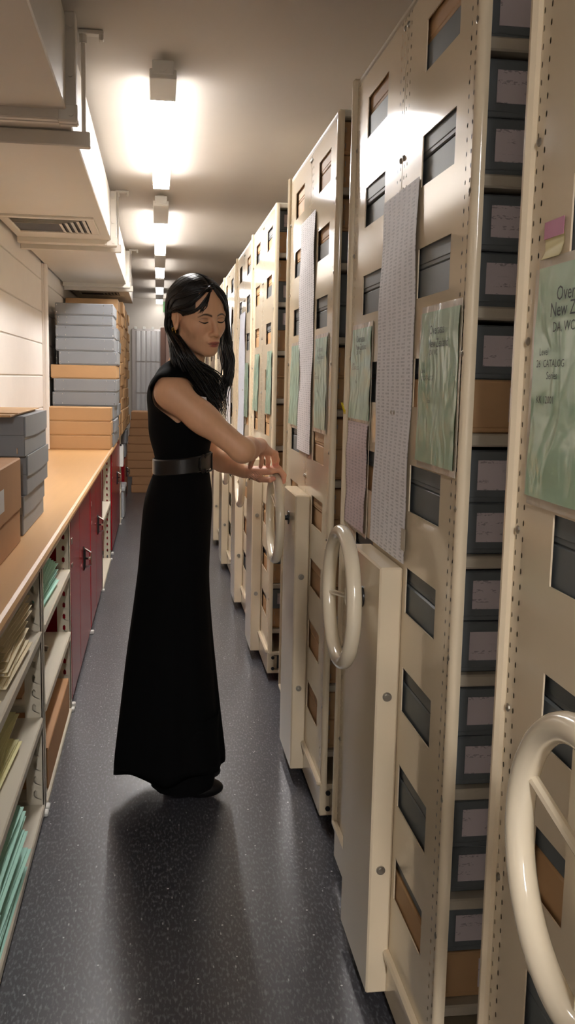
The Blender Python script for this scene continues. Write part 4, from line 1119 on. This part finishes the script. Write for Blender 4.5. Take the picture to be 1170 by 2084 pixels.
for a0, a1 in ((-1.02, -.42),):
    n = 12; ring = []
    for i in range(n + 1): ring.append(onbelt(a0 + (a1 - a0) * i / n, .028 * math.sin(math.pi * (.12 + .88 * min(1, (i / n) * 2.2))) if i / n < .4 else .028, .008))
    for i in range(n, -1, -1): q = ring[i]; ring.append(Vector((q.x, q.y, 2 * (zc_ + .012 * math.cos(a0 + (a1 - a0) * i / n)) - q.z)))
    bk.tube(ring, .003, 6, closed=True)
part('buckle', bk, M['black'], bo)
tab = MB(); n = 14
for i in range(n + 1):
    a = -1.0 + .55 * i / n; h = .021 * math.sqrt(max(0.02, 1 - (1 - min(1, i / 6)) ** 2))
    tab.v += [tuple(onbelt(a, -h, .0065)), tuple(onbelt(a, h, .0065))]
for i in range(n): tab.f.append((2 * i, 2 * i + 2, 2 * i + 3, 2 * i + 1))
tab.smooth = True; part('belt_tab', tab, M['belt'], bo)
# badge on the chest
p = W(418, 842, 2.905); bd = MB(); u = Vector((.035, -.018, -.004)); w = Vector((-.012, .0, .052)); nrm = Vector((-.3, -.9, .1)).normalized() * .0015
p = p + nrm
bd.quad(p - u * .4, p + u * .4, p + u * .4 + w, p - u * .4 + w).quad(p - u * .4 + nrm, p + u * .4 + nrm, p + u * .4 + w + nrm, p - u * .4 + w + nrm)
part('name_badge', bd, M['paper'], dr, 'small white badge')
# earrings, lashes
er = MB(); q = hw_((-.004, -.086, -.044)); er.torus(q, (.5, .8, .2), .0062, .0013, 20, 8); er.smooth = True
q2 = hw_((-.010, -.085, -.036)); er.torus(q2, (.6, .8, .1), .0045, .0011, 16, 6)
part('earring', er, M['earring'], woman)
M['lash'] = mat('dark_lash', (22, 15, 13), .6)
def surf_x(y_, z_):
    """front surface of the face in head coordinates"""
    m = (np.abs(loc[:, 1] - y_) < .006) & (np.abs(loc[:, 2] - z_) < .006) & (loc[:, 0] > .03)
    if not m.any(): return .07
    d = (loc[m, 1] - y_) ** 2 + (loc[m, 2] - z_) ** 2; o = np.argsort(d)[:4]; return float(loc[m, 0][o].mean())
for sy in (-1, 1):
    ls = MB(); pts = []; rs = []
    for i in range(11):
        q = i / 10; y_ = .0175 + .0305 * q; z_ = -.0055 - .0040 * math.sin(math.pi * q) + .003 * q
        pts.append(hw_((surf_x(sy * y_, z_) + .0008, sy * y_, z_))); rs.append((.0008 + .0014 * math.sin(math.pi * min(1, q + .12))) * HS)
    ls.tube(pts, rs, 6)
    pts = [hw_((surf_x(sy * (.018 + .028 * i / 8), .0035 + .0030 * math.sin(math.pi * i / 8)) + .0002, sy * (.018 + .028 * i / 8), .0035 + .0030 * math.sin(math.pi * i / 8))) for i in range(9)]
    ls.tube(pts, .0004, 5)
    part('eyelash', ls, M['lash'], woman)
# --- hair
def hair_mat():
    m = mat('black_brown_hair', (20, 16, 15), .35, var=.3, scale=60, bump=0, spec=.5)
    return m
M['hair'] = hair_mat()
Hf = Field(*grids(-.10, .36, 2.80, 3.26, [(1.30, 1.76, .0035)], .0035))
Hf.ell(hw_((-.016, 0, .036)), [.104 * HS, .085 * HS, .092 * HS], .01, HRn)
Hf.ell(hw_((-.045, 0, -.03)), [.065 * HS, .074 * HS, .085 * HS], .03, HRn)
Hf.cone(hw_((-.052, -.030, -.04)), (.068, 2.99, 1.42), .044, .028, .02); Hf.cone(hw_((-.052, .030, -.04)), (.072, 3.07, 1.40), .044, .03, .02)
X, Y, Z = np.meshgrid(Hf.xs, Hf.ys, Hf.zs, indexing='ij', sparse=True)
dx, dy, dz = X - HEADC.x, Y - HEADC.y, Z - HEADC.z
lx, ly, lz = [(HRn[i][0] * dx + HRn[i][1] * dy + HRn[i][2] * dz) / HS for i in range(3)]
# open the face: everything in front of a slanted hairline (higher at the parting)
zl = np.interp(np.abs(ly), [0, .012, .030, .050, .065, .078], [.094, .080, .056, .030, .012, -.002])
face = np.minimum(zl - lz, lx - .014); Hf.v = np.maximum(Hf.v, (face * .8).astype(np.float32))
ear = np.sqrt((lx + .006) ** 2 + ((lz + .012) * .75) ** 2 + np.where(ly < 0, 0, 1)) - .030
Hf.v = np.maximum(Hf.v, np.where((ly < -.055), -ear * .7, -1).astype(np.float32))
Ph, Fh = Hf.nets(); hme = net_mesh('hair_mass', Ph, Fh, 2, OFF)
hv = np.zeros(len(hme.vertices) * 3); hme.vertices.foreach_get('co', hv)
hb_ = MB()
rnd = random.Random(3)
def spline(pts, n):
    out = []; P = [Vector(p) for p in pts]
    for i in range(n + 1):
        q = i / n * (len(P) - 1); j = min(int(q), len(P) - 2); f = q - j
        a, b, c, d = P[max(j - 1, 0)], P[j], P[j + 1], P[min(j + 2, len(P) - 1)]
        out.append(.5 * (2 * b + (c - a) * f + (2 * a - 5 * b + 4 * c - d) * f * f + (3 * b - a - 3 * c + d) * f ** 3))
    return out
def lock(pts, n, spread, r=.0022, spread_end=None, seg=16):
    for _ in range(n):
        o1 = Vector((rnd.gauss(0, 1), rnd.gauss(0, 1), rnd.gauss(0, 1))) * spread; o2 = Vector((rnd.gauss(0, 1), rnd.gauss(0, 1), rnd.gauss(0, .6))) * (spread_end or spread)
        ph = rnd.uniform(0, 6); wv = rnd.uniform(.002, .006); sp = spline(pts, seg); L = rnd.uniform(.8, 1.0)
        sp = sp[:max(6, int(len(sp) * L))]; N = len(sp)
        q = [p + o1.lerp(o2, i / N) * min(1, .25 + i / N * 1.5) + Vector((math.sin(ph + i * .8), math.cos(ph + i * .7), 0)) * wv * i / N for i, p in enumerate(sp)]
        hb_.tube(q, [r * (.8 + .5 * math.sin(math.pi * min(1, i / N * 1.1 + .1))) * (1 if i < N - 4 else (N - i) / 5 + .1) for i in range(N)], 5)
H = lambda *p: Vector(hw_(p))
# combed over the scalp from the parting, both sides
for i in range(170):
    s_ = -1 if i % 2 else 1; q = rnd.random(); x0 = .070 - .125 * q
    sc = 1.0 + rnd.uniform(.0, .012)
    def on(x_, th):
        """point on the hair shell at head-x x_, angle th from the top"""
        ex = math.sqrt(max(.05, 1 - ((x_ + .016) / .106) ** 2)); return H(x_, s_ * math.sin(th) * .087 * ex * sc, .036 + math.cos(th) * .094 * ex * sc)
    xe = x0 - .045 - .02 * q
    if s_ < 0: xe = min(xe, -.045 - .03 * q)
    pts = [on(x0, .06), on(x0 * .85 - .004, .55), on((x0 + xe) / 2, 1.05), on(xe, 1.5), H(max(xe, -.080), s_ * (.082 if xe > -.06 else .070), -.012), H(max(xe, -.066), s_ * (.074 if xe > -.06 else .060), -.06)]
    hb_.tube(spline(pts, 12), [.0018] * 12 + [.001], 5)
for i in range(80):                               # combed back over the near temple
    q = rnd.random(); x0 = .076 - .055 * q; s_ = -1; sc = 1.0 + rnd.uniform(.0, .010)
    ex_ = lambda x_: math.sqrt(max(.05, 1 - ((x_ + .016) / .106) ** 2))
    o_ = lambda x_, th: H(x_, -math.sin(th) * .087 * ex_(x_) * sc, .036 + math.cos(th) * .094 * ex_(x_) * sc)
    k_ = rnd.uniform(-.10, .12)
    pts = [o_(x0, .05), o_(x0 * .95, .45 + k_), o_(x0 * .75, .82 + k_), o_(x0 * .42, 1.12 + k_), o_(-.005, 1.32 + k_ * .6), H(-.036, -.087 * sc, .012), H(-.05, -.082, -.03)]
    hb_.tube(spline(pts, 14), [.0017] * 14 + [.001], 5)
# curtain fringe on the near side sweeping across the temple
lock([H(.076, -.003, .096), H(.082, -.026, .068), H(.074, -.049, .036), H(.046, -.070, .018), H(.008, -.080, .022), H(-.036, -.086, .010)], 34, .0028, .0017, .004)
lock([H(.080, -.012, .082), H(.088, -.030, .052), H(.082, -.045, .028), H(.077, -.050, .014)], 8, .0025, .0010, .004)
lock([H(.070, -.006, .100), H(.074, -.045, .072), H(.046, -.072, .040), H(.008, -.084, .030), H(-.036, -.087, .006)], 34, .0035, .0017, .004)
# far side: sweeps out of the parting, round the cheek and down
lock([H(.076, .003, .096), H(.082, .028, .066), H(.068, .056, .028), H(.048, .074, -.020), W(462, 705, 3.05), W(468, 745, 3.05), W(458, 790, 3.03), W(448, 845, 2.99)], 46, .005, .0018, .011, 22)
lock([H(.060, .010, .105), H(.062, .052, .070), H(.030, .086, .010), W(458, 700, 3.09), W(464, 760, 3.07), W(452, 810, 3.05), W(452, 868, 3.0)], 46, .006, .0020, .013, 22)
lock([H(.075, .030, .070), H(.070, .062, .020), W(459, 690, 3.03), W(470, 735, 3.02), W(463, 775, 3.02), W(445, 800, 3.0), W(452, 860, 2.98)], 16, .004, .0013, .008, 22)
# near side: tucked behind the ear, over the neck and down the front of the dress
NS = 2.935
lock([H(-.036, -.086, .010), H(-.044, -.080, -.040), W(362, 705, NS), W(378, 742, NS - .01), W(402, 780, NS + .02), W(428, 820, NS + .03), W(446, 862, NS + .03)], 90, .008, .0022, .015, 22)
lock([H(-.036, -.084, .0), H(-.036, -.078, -.055), W(372, 716, NS), W(392, 745, NS), W(418, 775, NS + .03), W(440, 810, NS + .05), W(452, 850, NS + .04)], 70, .009, .0022, .014, 22)
lock([H(.000, -.070, -.060), W(385, 720, 2.95), W(402, 745, 2.95), W(425, 760, 2.98), W(440, 790, 3.0), W(448, 838, 2.99)], 60, .009, .0021, .014, 20)
lock([H(-.050, -.078, .0), H(-.060, -.068, -.05), W(354, 700, 2.955), W(356, 735, 2.955), W(372, 765, 2.935), W(402, 808, 2.945), W(430, 845, 2.95)], 60, .006, .0019, .009, 18)
lock([H(-.078, -.050, .0), H(-.082, -.046, -.05), W(352, 705, 3.0), W(352, 745, 3.02), W(354, 800, 3.04)], 50, .007, .0019, .007, 16)
hb_.smooth = True
nh = len(hme.vertices)
allf = [tuple(p.vertices) for p in hme.polygons]
hm2 = bpy.data.meshes.new('hair'); hm2.from_pydata([tuple(v) for v in hv.reshape(-1, 3)] + [(a - OFF[0], b - OFF[1], c) for a, b, c in hb_.v], [], allf + [tuple(nh + q for q in f) for f in hb_.f]); hm2.update()
hm2.polygons.foreach_set('use_smooth', [True] * len(hm2.polygons))
link('hair', hm2, M['hair'], woman)['label'] = 'long dark brown hair with curtain fringe'
